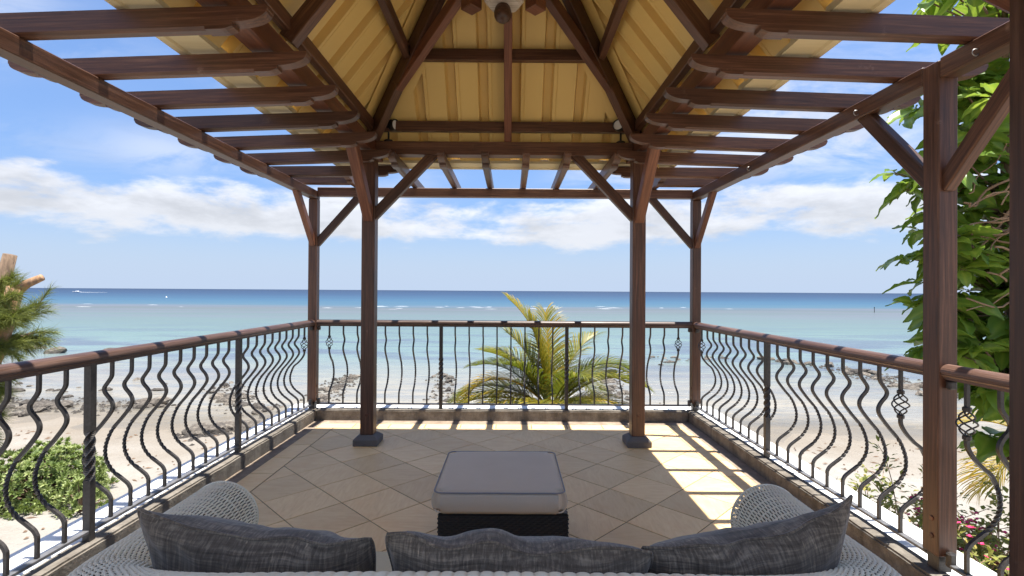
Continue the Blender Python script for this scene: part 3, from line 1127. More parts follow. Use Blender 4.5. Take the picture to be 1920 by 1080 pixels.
# box gutters round the eave
GI, GO = E_ - 0.06, 1.83
gp = [(GI, 2.945), (GI, 2.905), (GO - 0.055, 2.905), (GO - 0.045, 2.893), (GO, 2.893), (GO, 2.99), (GO - 0.012, 2.99), (GO - 0.012, 2.915), (GI + 0.012, 2.915), (GI + 0.012, 2.945)]
dY = (PYF - PYN) / 2 - PX            # extra half length along Y
def gutter(sx, sy):
    V = []
    for e in (-1, 1):
        for (r, z) in gp:
            if sx:
                V.append((X0 + sx * r, YC + e * (r + dY), z))
            else:
                V.append((X0 + e * r, YC + sy * (r + dY), z))
    n_ = len(gp)
    Fc = [(i, (i + 1) % n_, (i + 1) % n_ + n_, i + n_) for i in range(n_)]
    o = add_mesh('gutter', V, Fc, FASCIA, gz_)


for a in ((1, 0), (-1, 0), (0, 1), (0, -1)):
    gutter(*a)

# ------------------------------------------------------------------ pergola round the gazebo
CPX = 2.31                   # half span between the outer posts (about X0)
CY = 6.12
pg = thing('pergola', 'dark timber pergola of slatted joists with scrolled ends around the gazebo roof', 'pergola', (X0, 6.12, 0.1))
BZ0, BZ1 = 2.680, 2.784
SB0, SB1 = 2.655, 2.757           # the side beams sit a little lower
PP = 0.102
Y2 = 2.63
cpost = []
for (cx, cy_) in ((X0 - CPX, CY), (X0 + CPX, CY), (X0 + CPX, Y2)):
    top = (SB0 - (0.011 if cx < 0 else 0.001)) if cy_ == CY else 2.748
    po = box('corner_post', cx - PP / 2, cx + PP / 2, cy_ - PP / 2, cy_ + PP / 2, 0.205, top, WOOD, pg, 0.006)
    sh = box('steel_shoe', cx - 0.036, cx + 0.036, cy_ - 0.036, cy_ + 0.036, 0.119, 0.204, IRON, pg, 0.004)
    for k, zz in enumerate((0.30, 0.39)):
        V, Fc = lathe([(0.013, 0), (0.013, 0.004), (0.010, 0.005)], 14)
        sx = 1 if cx < 0 else -1
        add_mesh('plug', V, Fc, WOOD_RED, po, T(cx + sx * PP / 2, cy_ - 0.012, zz) @ Matrix.Rotation(R(90 * sx), 4, 'Y'))
# outer beams
BW = 0.098
for sx in (-1, 1):
    cx = X0 + sx * CPX
    if sx < 0:
        box('outer_beam', cx - BW / 2, cx + BW / 2, 0.35, CY + PP / 2, SB0 - 0.010, SB1 - 0.0145, WOOD, pg, 0.006)
    else:
        box('outer_beam', cx - BW / 2, cx + BW / 2, Y2 + PP / 2 + 0.002, CY + PP / 2, SB0, SB1, WOOD, pg, 0.006)
        box('outer_beam', cx - BW / 2, cx + BW / 2, 0.35, Y2 - PP / 2 - 0.002, SB0, SB1, WOOD, pg, 0.006)
box('outer_beam', X0 - CPX + BW / 2 + 0.002, X0 + CPX - BW / 2 - 0.002, CY - BW / 2, CY + BW / 2, BZ0 - 0.002, BZ1 - 0.002, WOOD, pg, 0.006)
# braces of the outer posts
for sx in (-1, 1):
    cx = X0 + sx * CPX
    brace('brace', (cx - sx * 0.03, CY, 2.10), (cx - sx * 0.56, CY, 2.70), 0.06, 0.085, pg)
    brace('brace', (cx, CY - 0.03, 2.10), (cx, CY - 0.56, 2.70), 0.06, 0.085, pg, WOOD_RED)
cx = X0 + CPX
brace('brace', (cx, Y2 + 0.03, 2.12), (cx, Y2 + 0.60, 2.72), 0.06, 0.085, pg)
brace('brace', (cx, Y2 - 0.03, 2.10), (cx, Y2 - 0.60, 2.72), 0.06, 0.085, pg)
# joists with scrolled ends
JW, JH = 0.068, 0.108


def joist_mesh(L, end_a=True, end_b=True):
    """length along +X from 0 to L, bottom z=0, top z=JH"""
    def end(sgn, x_tip):
        pts = [(x_tip, JH)]
        pts.append((x_tip, JH - 0.018))
        for k in range(0, 9):
            a = k / 8 * math.pi / 2
            # concave cove
            pts.append((x_tip + sgn * (0.004 + 0.155 * (1 - math.cos(a))), JH - 0.020 - 0.056 * math.sin(a)))
        pts.append((x_tip + sgn * 0.169, JH - 0.076))
        pts.append((x_tip + sgn * 0.171, 0.014))
        pts.append((x_tip + sgn * 0.205, 0.002))
        pts.append((x_tip + sgn * 0.225, 0.0))
        pts.append((x_tip + sgn * 0.30, 0.0))
        return pts
    G_ = Geo()

    def ext(poly):
        n_ = len(poly)
        V = [(p[0], -JW / 2, p[1]) for p in poly] + [(p[0], JW / 2, p[1]) for p in poly]
        Fc = [(i, i + n_, (i + 1) % n_ + n_, (i + 1) % n_) for i in range(n_)]
        # side faces as fans from the top edge
        top = [i for i in range(n_)]
        Fc.append(tuple(range(n_)))
        Fc.append(tuple(range(2 * n_ - 1, n_ - 1, -1)))
        G_.add(V, Fc)
    xa = 0.30 if end_a else 0.0
    xb = L - 0.30 if end_b else L
    if end_a:
        p = end(1, 0.0)
        ext(list(reversed(p + [(0.30, JH)])))
    if end_b:
        p = end(-1, L)
        ext(p + [(L - 0.30, JH)])
    c = 0.014
    sec = [(-JW / 2, JH), (-JW / 2, c), (-JW / 2 + c, 0.0), (JW / 2 - c, 0.0), (JW / 2, c), (JW / 2, JH)]
    V = [(xa, p[0], p[1]) for p in sec] + [(xb, p[0], p[1]) for p in sec]
    Fc = [(i, (i + 1) % 6, (i + 1) % 6 + 6, i + 6) for i in range(6)]
    if not end_a:
        Fc.append((5, 4, 3, 2, 1, 0))
    if not end_b:
        Fc.append((6, 7, 8, 9, 10, 11))
    G_.add(V, Fc)
    me = bpy.data.meshes.new('joist')
    me.from_pydata(G_.v, [], G_.f)
    me.materials.append(WOOD)
    bm = bmesh.new()
    bm.from_mesh(me)
    bmesh.ops.triangulate(bm, faces=[f for f in bm.faces if len(f.verts) > 6])
    bmesh.ops.recalc_face_normals(bm, faces=bm.faces)
    bm.to_mesh(me)
    bm.free()
    return me


JZ = 2.7865
side_me = joist_mesh(1.685)
jy = [1.47, 1.95, 2.425, 2.886, 3.36, 3.84, 4.34, 4.86]
for y in jy:
    link('joist', side_me, pg, T(X0 - 1.085, y, 2.7925) @ Matrix.Rotation(math.pi, 4, 'Z') @ Matrix.Rotation(0.040, 4, 'Y'))
    link('joist', side_me, pg, T(X0 + 1.085, y, 2.7925) @ Matrix.Rotation(0.028, 4, 'Y'))
for sx in (-1, 1):
    ang = math.atan2(-0.11, 1.0)
    M = T(X0 + sx * 1.095, 5.50, 2.7925)
    M = M @ Matrix.Rotation(ang if sx > 0 else math.pi - ang, 4, 'Z')
    link('joist', side_me, pg, M @ Matrix.Rotation(0.040 if sx < 0 else 0.028, 4, 'Y'))
far_me = joist_mesh(1.75)
for x in (-1.17, -0.69, -0.262, 0.142, 0.545, 1.03):
    link('joist', far_me, pg, T(x, 4.87, JZ) @ Matrix.Rotation(math.pi / 2, 4, 'Z'))
corner_y = joist_mesh(1.0)
corner_x = joist_mesh(0.93, False, True)
for sx in (-1, 1):
    link('joist', corner_y, pg, T(X0 + sx * 1.80, 5.66, JZ - 0.0005) @ Matrix.Rotation(math.pi / 2, 4, 'Z'))
    link('joist', corner_x, pg, T(X0 + sx * (1.80 + JW / 2 + 0.001), 5.955, JZ + 0.0005) @ (Matrix.Rotation(0 if sx > 0 else math.pi, 4, 'Z')))
# little metal hooks screwed into the right-hand beam
for (yy, zz) in ((2.36, 2.698), (3.18, 2.703), (4.62, 2.700)):
    g = Geo()
    x = X0 + CPX - BW / 2
    pts = [(x, yy, zz), (x - 0.014, yy, zz)]
    for k in range(9):
        a = k / 8 * 4.4
        pts.append((x - 0.014 - 0.016 * math.sin(a), yy, zz - 0.016 + 0.016 * math.cos(a)))
    g.tube(pts, 0.0026, 6)
    g.obj('hook', STEEL, pg, smooth=True, shade=False)

# ------------------------------------------------------------------ spotlights under the roof
def spotlight(x, aim, label):
    t_ = thing('spotlight', label, 'spotlight', (x, PYF - 0.03, PZ1), 0, 'spotlights on the far roof beam')
    V, Fc = lathe([(0.045, 0), (0.045, 0.012), (0.03, 0.02)], 16)
    add_mesh('base', V, Fc, BLACKP, t_, T(x, PYF - 0.03, PZ1))
    beam('stem', (x, PYF - 0.03, PZ1 + 0.018), (x, PYF - 0.03, PZ1 + 0.115), 0.018, 0.018, BLACKP, t_, 0.002)
    V, Fc = lathe([(0.030, -0.085), (0.038, -0.07), (0.038, 0.02), (0.047, 0.035), (0.047, 0.08), (0.040, 0.08), (0.040, 0.068)], 20)
    d = Vector(aim).normalized()
    M = T(x, PYF - 0.03, PZ1 + 0.16) @ d.to_track_quat('Z', 'Y').to_matrix().to_4x4() @ Matrix.Scale(1.22, 4)
    add_mesh('lamp_housing', V, Fc, BLACKP, t_, M)
    V, Fc = lathe([(0.0395, 0.066), (0.0395, 0.070)], 20)
    add_mesh('lens', V, Fc, LENS, t_, M)


spotlight(-1.245, (0.85, -0.5, -0.05), 'small black spotlight by the left gazebo post, frosted lens turned right')
spotlight(1.10, (-0.45, -0.85, 0.0), 'small black spotlight by the right gazebo post, mouth turned to the viewer')

# ------------------------------------------------------------------ railings
RZ0, RZ1 = 1.118, 1.190
BARZ = 0.185
prof = [(1.118, 0), (1.05, 0.0), (1.02, 0.004), (0.985, 0.026), (0.955, 0.045), (0.925, 0.040), (0.885, 0.008), (0.85, -0.006), (0.81, 0.004), (0.74, 0.055),
        (0.66, 0.120), (0.58, 0.154), (0.52, 0.162), (0.46, 0.150), (0.40, 0.110), (0.35, 0.048), (0.325, 0.018), (0.30, 0.003), (0.28, 0.0), (BARZ, 0.0)]


def smooth_path(pr, n_):
    zs = np.array([p[0] for p in pr])
    xs_ = np.array([p[1] for p in pr])
    L = np.concatenate([[0], np.cumsum(np.hypot(np.diff(zs), np.diff(xs_)))])
    s = np.linspace(0, L[-1], n_)
    # Catmull-Rom through the points
    out = []
    for v in s:
        i = min(max(int(np.searchsorted(L, v) - 1), 0), len(L) - 2)
        tt = (v - L[i]) / (L[i + 1] - L[i])
        P0, P1, P2, P3 = max(i - 1, 0), i, i + 1, min(i + 2, len(L) - 1)
        r_ = []
        for arr in (zs, xs_):
            a, b2, c, d = arr[P0], arr[P1], arr[P2], arr[P3]
            r_.append(0.5 * ((2 * b2) + (-a + c) * tt + (2 * a - 5 * b2 + 4 * c - d) * tt ** 2 + (-a + 3 * b2 - 3 * c + d) * tt ** 3))
        out.append(tuple(r_))
    return out


def twisted_bar(path, r, z_lo, z_hi, turns):
    pts = [(x, 0, z) for z, x in path]
    tw = []
    for z, x in path:
        a = min(max((z_hi - z) / (z_hi - z_lo), 0), 1)
        tw.append(math.pi / 4 + a * turns * 2 * math.pi)
    return tube_geo(pts, r, 4, twist=tw)


BR = 0.0118
me_bal = bpy.data.meshes.new('baluster')
V, Fc = twisted_bar(smooth_path(prof, 110), BR, 0.38, 0.68, 3)
me_bal.from_pydata(V, [], Fc)
me_bal.materials.append(IRON)
prof_b = [(1.118, 0), (1.0, 0), (0.84, 0), (0.80, 0.002), (0.75, 0.03), (0.70, 0.075)] + [p for p in prof if p[0] < 0.67]
me_bas = bpy.data.meshes.new('basket_baluster')
up_p = [(z, x) for z, x in smooth_path([(1.118, 0), (0.985, 0)], 4)]
lo_p = smooth_path([p for p in prof_b if p[0] <= 0.85], 90)
g = Geo()
V, Fc = twisted_bar(up_p, BR, 0, 0.01, 0)
g.add(V, Fc)
V, Fc = twisted_bar(lo_p, BR, 0.38, 0.62, 2.5)
g.add(V, Fc)
for zc_ in (0.985, 0.845):
    V, Fc = lathe([(0.014, zc_ - 0.012), (0.019, zc_ - 0.008), (0.019, zc_ + 0.008), (0.014, zc_ + 0.012)], 8)
    g.add(V, Fc)
me_bas.from_pydata(g.v, [], g.f)
me_bas.materials.append(IRON)
g = Geo()
for k in range(4):
    pts = []
    for i in range(15):
        a = i / 14
        r_ = 0.008 + 0.033 * math.sin(math.pi * a) ** 0.85
        th = k * math.pi / 2 + a * 2 * math.pi * 0.75
        pts.append((r_ * math.cos(th), r_ * math.sin(th), 0.975 - 0.12 * a))
    g.tube(pts, 0.0042, 6)
me_cage = bpy.data.meshes.new('basket')
me_cage.from_pydata(g.v, [], g.f)
me_cage.materials.append(IRON)
me_post = bpy.data.meshes.new('railing_post')
pp = [(1.118 - (1.118 - 0.119) * i / 90, 0) for i in range(91)]
V, Fc = twisted_bar(pp, 0.0285, 0.46, 0.74, 1.25)
me_post.from_pydata(V, [], Fc)
me_post.materials.append(IRON)
# handrail section: rounded top, two grooves down each side
hs = []
for k in range(13):
    a = math.pi * k / 12
    hs.append((0.043 * math.cos(a), 0.036 + 0.036 * math.sin(a)))
half = [(-0.043, 0.030), (-0.039, 0.027), (-0.039, 0.023), (-0.041, 0.020), (-0.036, 0.012), (-0.030, 0.010), (-0.030, 0.0)]
hs = hs + half + [(-x, z) for x, z in reversed(half)]


def handrail(p0, p1, parent):
    M, L = frame(p0, p1)
    V = []
    ns = max(2, int(L / 0.12))
    for i in range(ns + 1):
        for (y, z) in hs:
            V.append((L * i / ns, y, z))
    n_ = len(hs)
    Fc = []
    for i in range(ns):
        for k in range(n_):
            a, b2 = i * n_ + k, i * n_ + (k + 1) % n_
            Fc.append((b2, a, a + n_, b2 + n_))
    Fc.append(tuple(range(n_)))
    Fc.append(tuple(ns * n_ + k for k in range(n_ - 1, -1, -1)))
    o = add_mesh('handrail', V, Fc, WOOD_RAIL, parent, M)
    return o


def railing(label, a, b_, items, out):
    """a,b_: ends (x,y) of the run; items: list of (x,y,kind); out: outward unit vector"""
    t_ = thing('railing', label, 'railing', ((a[0] + b_[0]) / 2, (a[1] + b_[1]) / 2, 0.12), 0, 'wrought iron railings round the terrace')
    handrail((a[0], a[1], RZ0), (b_[0], b_[1], RZ0), t_)
    d = Vector((b_[0] - a[0], b_[1] - a[1], 0)).normalized()
    beam('bottom_bar', (a[0], a[1], BARZ - 0.009), (b_[0], b_[1], BARZ - 0.009), 0.036, 0.016, BARM, t_, 0.002)
    beam('top_flat', (a[0], a[1], RZ0 - 0.004), (b_[0], b_[1], RZ0 - 0.004), 0.034, 0.006, WOOD_RAIL, t_, 0)
    ang = math.atan2(out[1], out[0])
    for (x, y, k) in items:
        M = T(x, y, 0) @ Matrix.Rotation(ang, 4, 'Z')
        if k == 'p':
            link('railing_post', me_post, t_, M)
        elif k == 'k':
            o = link('baluster', me_bas, t_, M)
            link('basket', me_cage, o, M)
        else:
            link('baluster', me_bal, t_, M)
    # end brackets
    for (e, s) in ((a, 1), (b_, -1)):
        p = Vector((e[0], e[1], 0)) + d * (0.018 * s)
        for z0, z1 in ((RZ0 - 0.055, RZ0 - 0.008), (BARZ - 0.02, BARZ + 0.055)):
            beam('bracket', (p.x - d.x * 0.016, p.y - d.y * 0.016, (z0 + z1) / 2), (p.x + d.x * 0.016, p.y + d.y * 0.016, (z0 + z1) / 2), 0.042, z1 - z0, IRON, t_, 0.008)
    return t_


XL, XR = X0 - CPX, X0 + CPX
hp_ = PP / 2 + 0.001
items = []
for k in range(0, 31):
    y = 5.857 - 0.1567 * k
    items.append((XL, y, 'k' if k == 0 else ('p' if k in (9, 19, 29) else 'b')))
railing('wrought iron railing on the left side of the terrace, facing the pale round shrub', (XL, CY - hp_), (XL, 0.9), items, (-1, 0))
items = []
for k in range(26):
    x = -2.19 + 0.1688 * k
    items.append((x, CY, 'k' if k in (0, 25) else ('p' if k in (8, 17) else 'b')))
railing('wrought iron railing on the far side of the terrace, in front of the coconut palm', (XL + hp_, CY), (XR - hp_, CY), items, (0, 1))
items = []
for k in range(19):
    items.append((XR, 5.91 - 0.1676 * k, 'k' if k in (0, 18) else ('p' if k == 9 else 'b')))
railing('long wrought iron railing between the two posts on the right side of the terrace', (XR, CY - hp_), (XR, Y2 + hp_), items, (1, 0))
items = [(XR, 2.472 - 0.17 * k, 'k' if k == 0 else 'b') for k in range(9)]
railing('short stretch of iron railing between the near right post and the broad leaved tree', (XR, Y2 - hp_), (XR, 0.95), items, (1, 0))

# twist of wire tied to the left railing
g = Geo()
pts = [(XL + 0.02, 4.42, 0.19)]
for k in range(22):
    a = k / 21
    pts.append((XL + 0.03 + 0.05 * math.sin(a * 7.5) * (0.4 + a), 4.42 - 0.02 * math.cos(a * 9) + 0.06 * a, 0.195 - 0.072 * min(1, a * 2.2) + 0.012 * math.sin(a * 13) ** 2))
g.tube(pts, 0.0022, 5)
wire = g.obj('wire_tie', IRON, smooth=True, shade=False)
tagit(wire, 'loose twist of thin wire on the left kerb beside a railing post', 'wire')

# ------------------------------------------------------------------ sofa, pillows, ottoman
def sofa_path():
    """plan curve of the rolled top, with height of its centre: from left arm front round the back to right arm front"""
    pts = []
    xl, xr = -1.265, 1.135
    for y in np.linspace(2.24, 1.86, 10):
        pts.append((xl, y, 0.545))
    rc = 0.56
    for a in np.linspace(0, math.pi / 2, 22)[1:]:
        pts.append((xl + rc - rc * math.cos(a), 1.78 - rc * math.sin(a), 0.545 + 0.145 * (math.sin(a) ** 1.5)))
    for x in np.linspace(xl + rc, xr - rc, 30)[1:-1]:
        pts.append((x, 1.78 - rc, 0.690 + 0.008 * math.cos((x + 0.05) * 2.2)))
    left = pts[:10 + 21]
    for (x, y, z) in reversed(left):
        pts.append((xl + xr - x, y, z))
    return np.array(pts)


sp_ = sofa_path()
seg = np.linalg.norm(np.diff(sp_, axis=0), axis=1)
Ls = np.concatenate([[0], np.cumsum(seg)])
STK, ROW = 0.034, 0.0064
nu = int(Ls[-1] / 0.0062)
us = np.linspace(0, Ls[-1], nu)
cxp = np.stack([np.interp(us, Ls, sp_[:, k]) for k in range(3)], 1)
for _ in range(60):
    cxp[1:-1] = 0.5 * cxp[1:-1] + 0.25 * (cxp[:-2] + cxp[2:])
tn = np.gradient(cxp, axis=0)
tn[:, 2] = 0
tn /= np.linalg.norm(tn, axis=1)[:, None]
outw = np.stack([tn[:, 1], -tn[:, 0], np.zeros(nu)], 1)      # outward (left of travel is inside)
# check the sign: at the left arm outward must be -X
if outw[0, 0] > 0:
    outw = -outw
# section: girth from inside wall over the roll to the outside wall
RR = 0.15
sec = []
sec_n = []
for zz in np.linspace(-0.20, -0.06, 6)[:-1]:
    sec.append((-0.105, zz)); sec_n.append((-1, 0))
ang0, ang1 = math.pi + 0.75, -0.75
for a in np.linspace(ang0, ang1, 110):
    sec.append((RR * math.cos(a), RR * math.sin(a))); sec_n.append((math.cos(a), math.sin(a)))
for k in range(1, 60):
    zz = -RR * math.sin(0.75) - k * 0.0068
    sec.append((RR * math.cos(0.75) - 0.02 * min(1, k / 20), zz)); sec_n.append((1, 0))
sec = np.array(sec)
sec_n = np.array(sec_n, dtype=float)
gl = np.concatenate([[0], np.cumsum(np.linalg.norm(np.diff(sec, axis=0), axis=1))])
ng = int(gl[-1] / 0.0017)
gs = np.linspace(0, gl[-1], ng)
secr = np.stack([np.interp(gs, gl, sec[:, k]) for k in range(2)], 1)
secn = np.stack([np.interp(gs, gl, sec_n[:, k]) for k in range(2)], 1)
secn /= np.linalg.norm(secn, axis=1)[:, None]
# weave height: weavers run along the length, alternate rows pass over / under the stakes
UU, GG = np.meshgrid(us, gs, indexing='ij')
UUj = UU + 0.004 * np.sin(UU * 9.0 + GG * 5)
GGj = GG + 0.002 * np.sin(UU * 14.0) + 0.0015 * np.sin(UU * 37.0 + 2)
vv_ = GGj / (2 * ROW)
w_ = np.cos(np.pi * UUj / STK)


def strand(shift, win):
    f_ = vv_ + shift - np.round(vv_ + shift)
    return np.sqrt(np.clip(1 - (3.3 * f_) ** 2, 0, 1)) * np.clip(win + 0.12, 0, 1) ** 0.5


height = np.maximum(strand(0.0, w_), strand(0.5, -w_))
disp = 0.0060 * height
thin = 1.0
P3 = cxp[:, None, :] + outw[:, None, :] * (secr[None, :, 0] + disp * secn[None, :, 0])[..., None]
P3[..., 2] += secr[None, :, 1] + disp * secn[None, :, 1]
P3[..., 2] = np.maximum(P3[..., 2], 0.02)
idx = np.arange(nu * ng).reshape(nu, ng)
q4 = np.stack([idx[:-1, :-1], idx[1:, :-1], idx[1:, 1:], idx[:-1, 1:]], -1).reshape(-1, 4)
hq = (height[:-1, :-1] + height[1:, :-1] + height[1:, 1:] + height[:-1, 1:]).reshape(-1) / 4
q4 = q4[hq > 0.10]
sofa = thing('wicker_sofa', 'whitewashed woven wicker sofa with rolled arms, seen from behind its back', 'sofa', (-0.05, 1.6, 0))


def np_mesh(name, V, Q, m, parent, smooth=True, kind=None):
    me = bpy.data.meshes.new(name)
    me.vertices.add(len(V))
    me.vertices.foreach_set('co', np.ascontiguousarray(V, dtype=np.float32).ravel())
    me.loops.add(Q.size)
    me.loops.foreach_set('vertex_index', np.ascontiguousarray(Q, dtype=np.int32).ravel())
    me.polygons.add(len(Q))
    me.polygons.foreach_set('loop_start', np.arange(0, Q.size, 4, dtype=np.int32))
    me.update(calc_edges=True)
    me.validate()
    if smooth:
        me.polygons.foreach_set('use_smooth', np.ones(len(me.polygons), dtype=bool))
    me.materials.append(m)
    return link(name, me, parent, None, kind)


np_mesh('woven_body', P3.reshape(-1, 3), q4, WICKER, sofa)
# inner shell coloured dark to stand for the shade in the weave gaps
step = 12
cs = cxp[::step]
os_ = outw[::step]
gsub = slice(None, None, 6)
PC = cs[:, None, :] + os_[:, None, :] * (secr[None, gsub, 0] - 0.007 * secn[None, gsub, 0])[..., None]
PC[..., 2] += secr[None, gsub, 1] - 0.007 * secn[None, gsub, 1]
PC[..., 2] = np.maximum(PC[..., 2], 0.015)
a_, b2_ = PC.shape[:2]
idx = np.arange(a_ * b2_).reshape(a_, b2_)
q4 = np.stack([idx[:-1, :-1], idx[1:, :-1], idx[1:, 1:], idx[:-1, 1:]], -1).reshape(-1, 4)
np_mesh('gap_shade_shell', PC.reshape(-1, 3), q4, WICKIN, sofa)
# rounded arm fronts: radial strands over a disc
for e in (0, -1):
    c = Vector(cxp[e])
    o_ = Vector(outw[e])
    g = Geo()
    fy = Vector((0, 1, 0))
    nrad = 44
    for k in range(nrad):
        a = math.pi * 2 * k / nrad
        pts = []
        for i in range(5):
            rr = RR * (1 - 0.23 * i)
            dpt = 0.035 * math.sin(i / 4 * math.pi / 2)
            pts.append(c + o_ * (rr * math.cos(a)) + Vector((0, 0, rr * math.sin(a))) + fy * (dpt - 0.004))
        g.tube([tuple(p) for p in pts], [0.0068, 0.0066, 0.0052, 0.0035, 0.002], 5)
    g.obj('arm_front', WICKER, sofa, smooth=True, shade=False)
    g = Geo()
    pts = [c + o_ * ((RR + 0.003) * math.cos(a)) + Vector((0, 0, (RR + 0.003) * math.sin(a))) + fy * 0.0 for a in np.linspace(0, 2 * math.pi, 50)]
    g.tube([tuple(p) for p in pts], 0.0055, 7)
    g.obj('arm_trim', WICKER, sofa, smooth=True, shade=False)
    g = Geo()
    V = [tuple(c + o_ * (0.9 * RR * math.cos(a)) + Vector((0, 0, 0.9 * RR * math.sin(a))) + fy * -0.004) for a in np.linspace(0, 2 * math.pi, 33)[:-1]]
    g.add(V, [tuple(range(32))])
    g.obj('gap_shade_shell', WICKIN, sofa, shade=False)  # dark disc painted as shade behind the radial strands
    # front panel of the arm below the roll
    cz = c.z
    box('arm_panel', c.x - 0.105, c.x + 0.105, c.y - 0.03, c.y - 0.004, 0.03, cz - 0.06, WICKER, sofa, 0.01)
box('seat_base', -1.12, 1.02, 1.32, 2.16, 0.06, 0.30, WICKER, sofa, 0.02)
sc_ = box('seat_cushion', -1.08, 0.98, 1.30, 2.17, 0.302, 0.455, CREAM, sofa, 0.0)
bev(sc_.data, 0.045, 4)


def pillow(label, pa, pb, zc_, hgt_p, thick, lean, bend, seed, tilt=0.0, earl=0.0, earr=0.0):
    """pa -> pb is the width along the ground plan; lean tips the top towards the viewer"""
    N = 44
    wid = (Vector(pb) - Vector(pa)).length
    o = thing('pillow', label, 'pillow', ((pa[0] + pb[0]) / 2, (pa[1] + pb[1]) / 2, zc_), math.atan2(pb[1] - pa[1], pb[0] - pa[0]), 'charcoal pillows on the wicker sofa')
    M = o.matrix_basis @ Matrix.Rotation(lean, 4, 'X') @ Matrix.Rotation(tilt, 4, 'Y')
    for side, nm in ((-1, 'back_panel'), (1, 'front_panel')):
        V = []
        for j in range(N + 1):
            for i in range(N + 1):
                s, t_ = -1 + 2 * i / N, -1 + 2 * j / N
                x = wid / 2 * s * (1 - 0.05 * (1 - t_ * t_) ** 1.2 - 0.035 * t_ ** 8 * s * s)
                z = hgt_p / 2 * t_ * (1 - 0.085 * (1 - s * s) ** 1.1 - 0.05 * s ** 8)
                z += (earl if s < 0 else earr) * max(0, t_) ** 2 * abs(s) ** 5
                th = max(0.0, (1 - s * s) * (1 - t_ * t_)) ** 0.5
                wr = mnoise.noise(Vector((x * 6 + seed, z * 6, side * 3.0))) * 0.016 + mnoise.noise(Vector((x * 17 + seed, z * 13, side * 5.0))) * 0.006
                # folds radiating from the corners
                cr = math.sin(12 * math.atan2(1 - abs(t_) + 0.02, 1 - abs(s) + 0.02)) * 0.006 * (abs(s * t_)) ** 1.5
                y = side * (thick / 2 * th + (wr + cr) * min(1, th * 2.2))
                y += bend * (s * s) + 0.012 * mnoise.noise(Vector((s * 2.1 + seed, t_ * 2, 0)))
                if t_ > 0.35:
                    y += -0.05 * (t_ - 0.35) ** 1.3 * (1 - 0.5 * s * s)
                    z += 0.022 * mnoise.noise(Vector((s * 2.6 + seed, 7, 0))) * (t_ - 0.35)
                    y += 0.03 * mnoise.noise(Vector((s * 3.1 + seed, 2, 5))) * (t_ - 0.35)
                V.append((x, y, z))
        n1 = N + 1
        if side < 0:
            Fc = [(j * n1 + i, j * n1 + i + 1, (j + 1) * n1 + i + 1, (j + 1) * n1 + i) for j in range(N) for i in range(N)]
        else:
            Fc = [(j * n1 + i, (j + 1) * n1 + i, (j + 1) * n1 + i + 1, j * n1 + i + 1) for j in range(N) for i in range(N)]
        add_mesh(nm, V, Fc, LINEN, o, M, smooth=True)
        if side < 0:
            rim = [V[i] for i in range(n1)] + [V[j * n1 + N] for j in range(1, n1)] + [V[N * n1 + i] for i in range(N - 1, -1, -1)] + [V[j * n1] for j in range(N - 1, -1, -1)]
            g = Geo()
            g.tube(rim, 0.0050, 5)
            g.obj('seam', LINEN, o, M, smooth=True, shade=False)
    return o


pillow('charcoal linen pillow at the left end of the sofa, beside the left wicker arm', (-1.09, 1.56), (-0.375, 1.46), 0.668, 0.47, 0.26, R(20), 0.02, 1.3, R(2.6), 0.02, -0.01)
pillow('wide charcoal linen pillow in the middle of the sofa, in front of the ottoman', (-0.335, 1.445), (0.385, 1.425), 0.685, 0.46, 0.27, R(22), 0.0, 5.1, R(1.0), 0.02, -0.01)
pillow('charcoal linen pillow at the right end of the sofa with one corner standing up', (0.345, 1.42), (1.01, 1.59), 0.672, 0.47, 0.26, R(20), 0.02, 9.7, R(-3.5), 0.0, 0.06)

# ottoman
ot = thing('ottoman', 'black rattan ottoman topped with a light grey piped cushion', 'ottoman', (-0.05, 3.1, 0))
OX0, OX1, OY0, OY1 = -0.392, 0.322, 2.765, 3.455


def woven_box(name, x0, x1, y0, y1, z0, z1, m, parent):
    """box whose four sides are woven flat strands (real relief)"""
    G_ = Geo()
    st, rw = 0.020, 0.012
    sides = [((x0, y0), (x1, y0), (0, -1)), ((x1, y0), (x1, y1), (1, 0)), ((x1, y1), (x0, y1), (0, 1)), ((x0, y1), (x0, y0), (-1, 0))]
    for (a, b2, nn) in sides:
        L = math.hypot(b2[0] - a[0], b2[1] - a[1])
        nst = int(L / (st / 2))
        nrw = int((z1 - z0) / rw)
        dx, dy = (b2[0] - a[0]) / nst, (b2[1] - a[1]) / nst
        for r_ in range(nrw):
            za, zb = z0 + rw * r_ + 0.0012, z0 + rw * (r_ + 1) - 0.0012
            V = []
            for i in range(nst + 1):
                d = 0.003 * math.cos(math.pi * (i / 2.0) + math.pi * (r_ % 2))
                px, py = a[0] + dx * i + nn[0] * d, a[1] + dy * i + nn[1] * d
                V += [(px, py, za), (px + nn[0] * 0.0015, py + nn[1] * 0.0015, (za + zb) / 2), (px, py, zb)]
            Fc = []
            for i in range(nst):
                for k in range(2):
                    p = i * 3 + k
                    Fc.append((p, p + 3, p + 4, p + 1))
            G_.add(V, Fc)
    return G_.obj(name, m, parent, shade=False)


woven_box('rattan_base', OX0, OX1, OY0 + 0.01, OY1, 0.03, 0.325, RATTAN, ot)
box('inner_box', OX0 + 0.006, OX1 - 0.006, OY0 + 0.016, OY1 - 0.006, 0.025, 0.330, BLACKP, ot, 0)
for sx in (OX0 + 0.03, OX1 - 0.07):
    for sy in (OY0 + 0.04, OY1 - 0.07):
        box('foot', sx, sx + 0.04, sy, sy + 0.04, 0.0, 0.0245, BLACKP, ot, 0.003)
# cushion: boxed, softly bulging sides and crowned top
CX0, CX1, CY0, CY1, CZ0, CZ1 = -0.415, 0.305, 2.752, 3.462, 0.334, 0.452


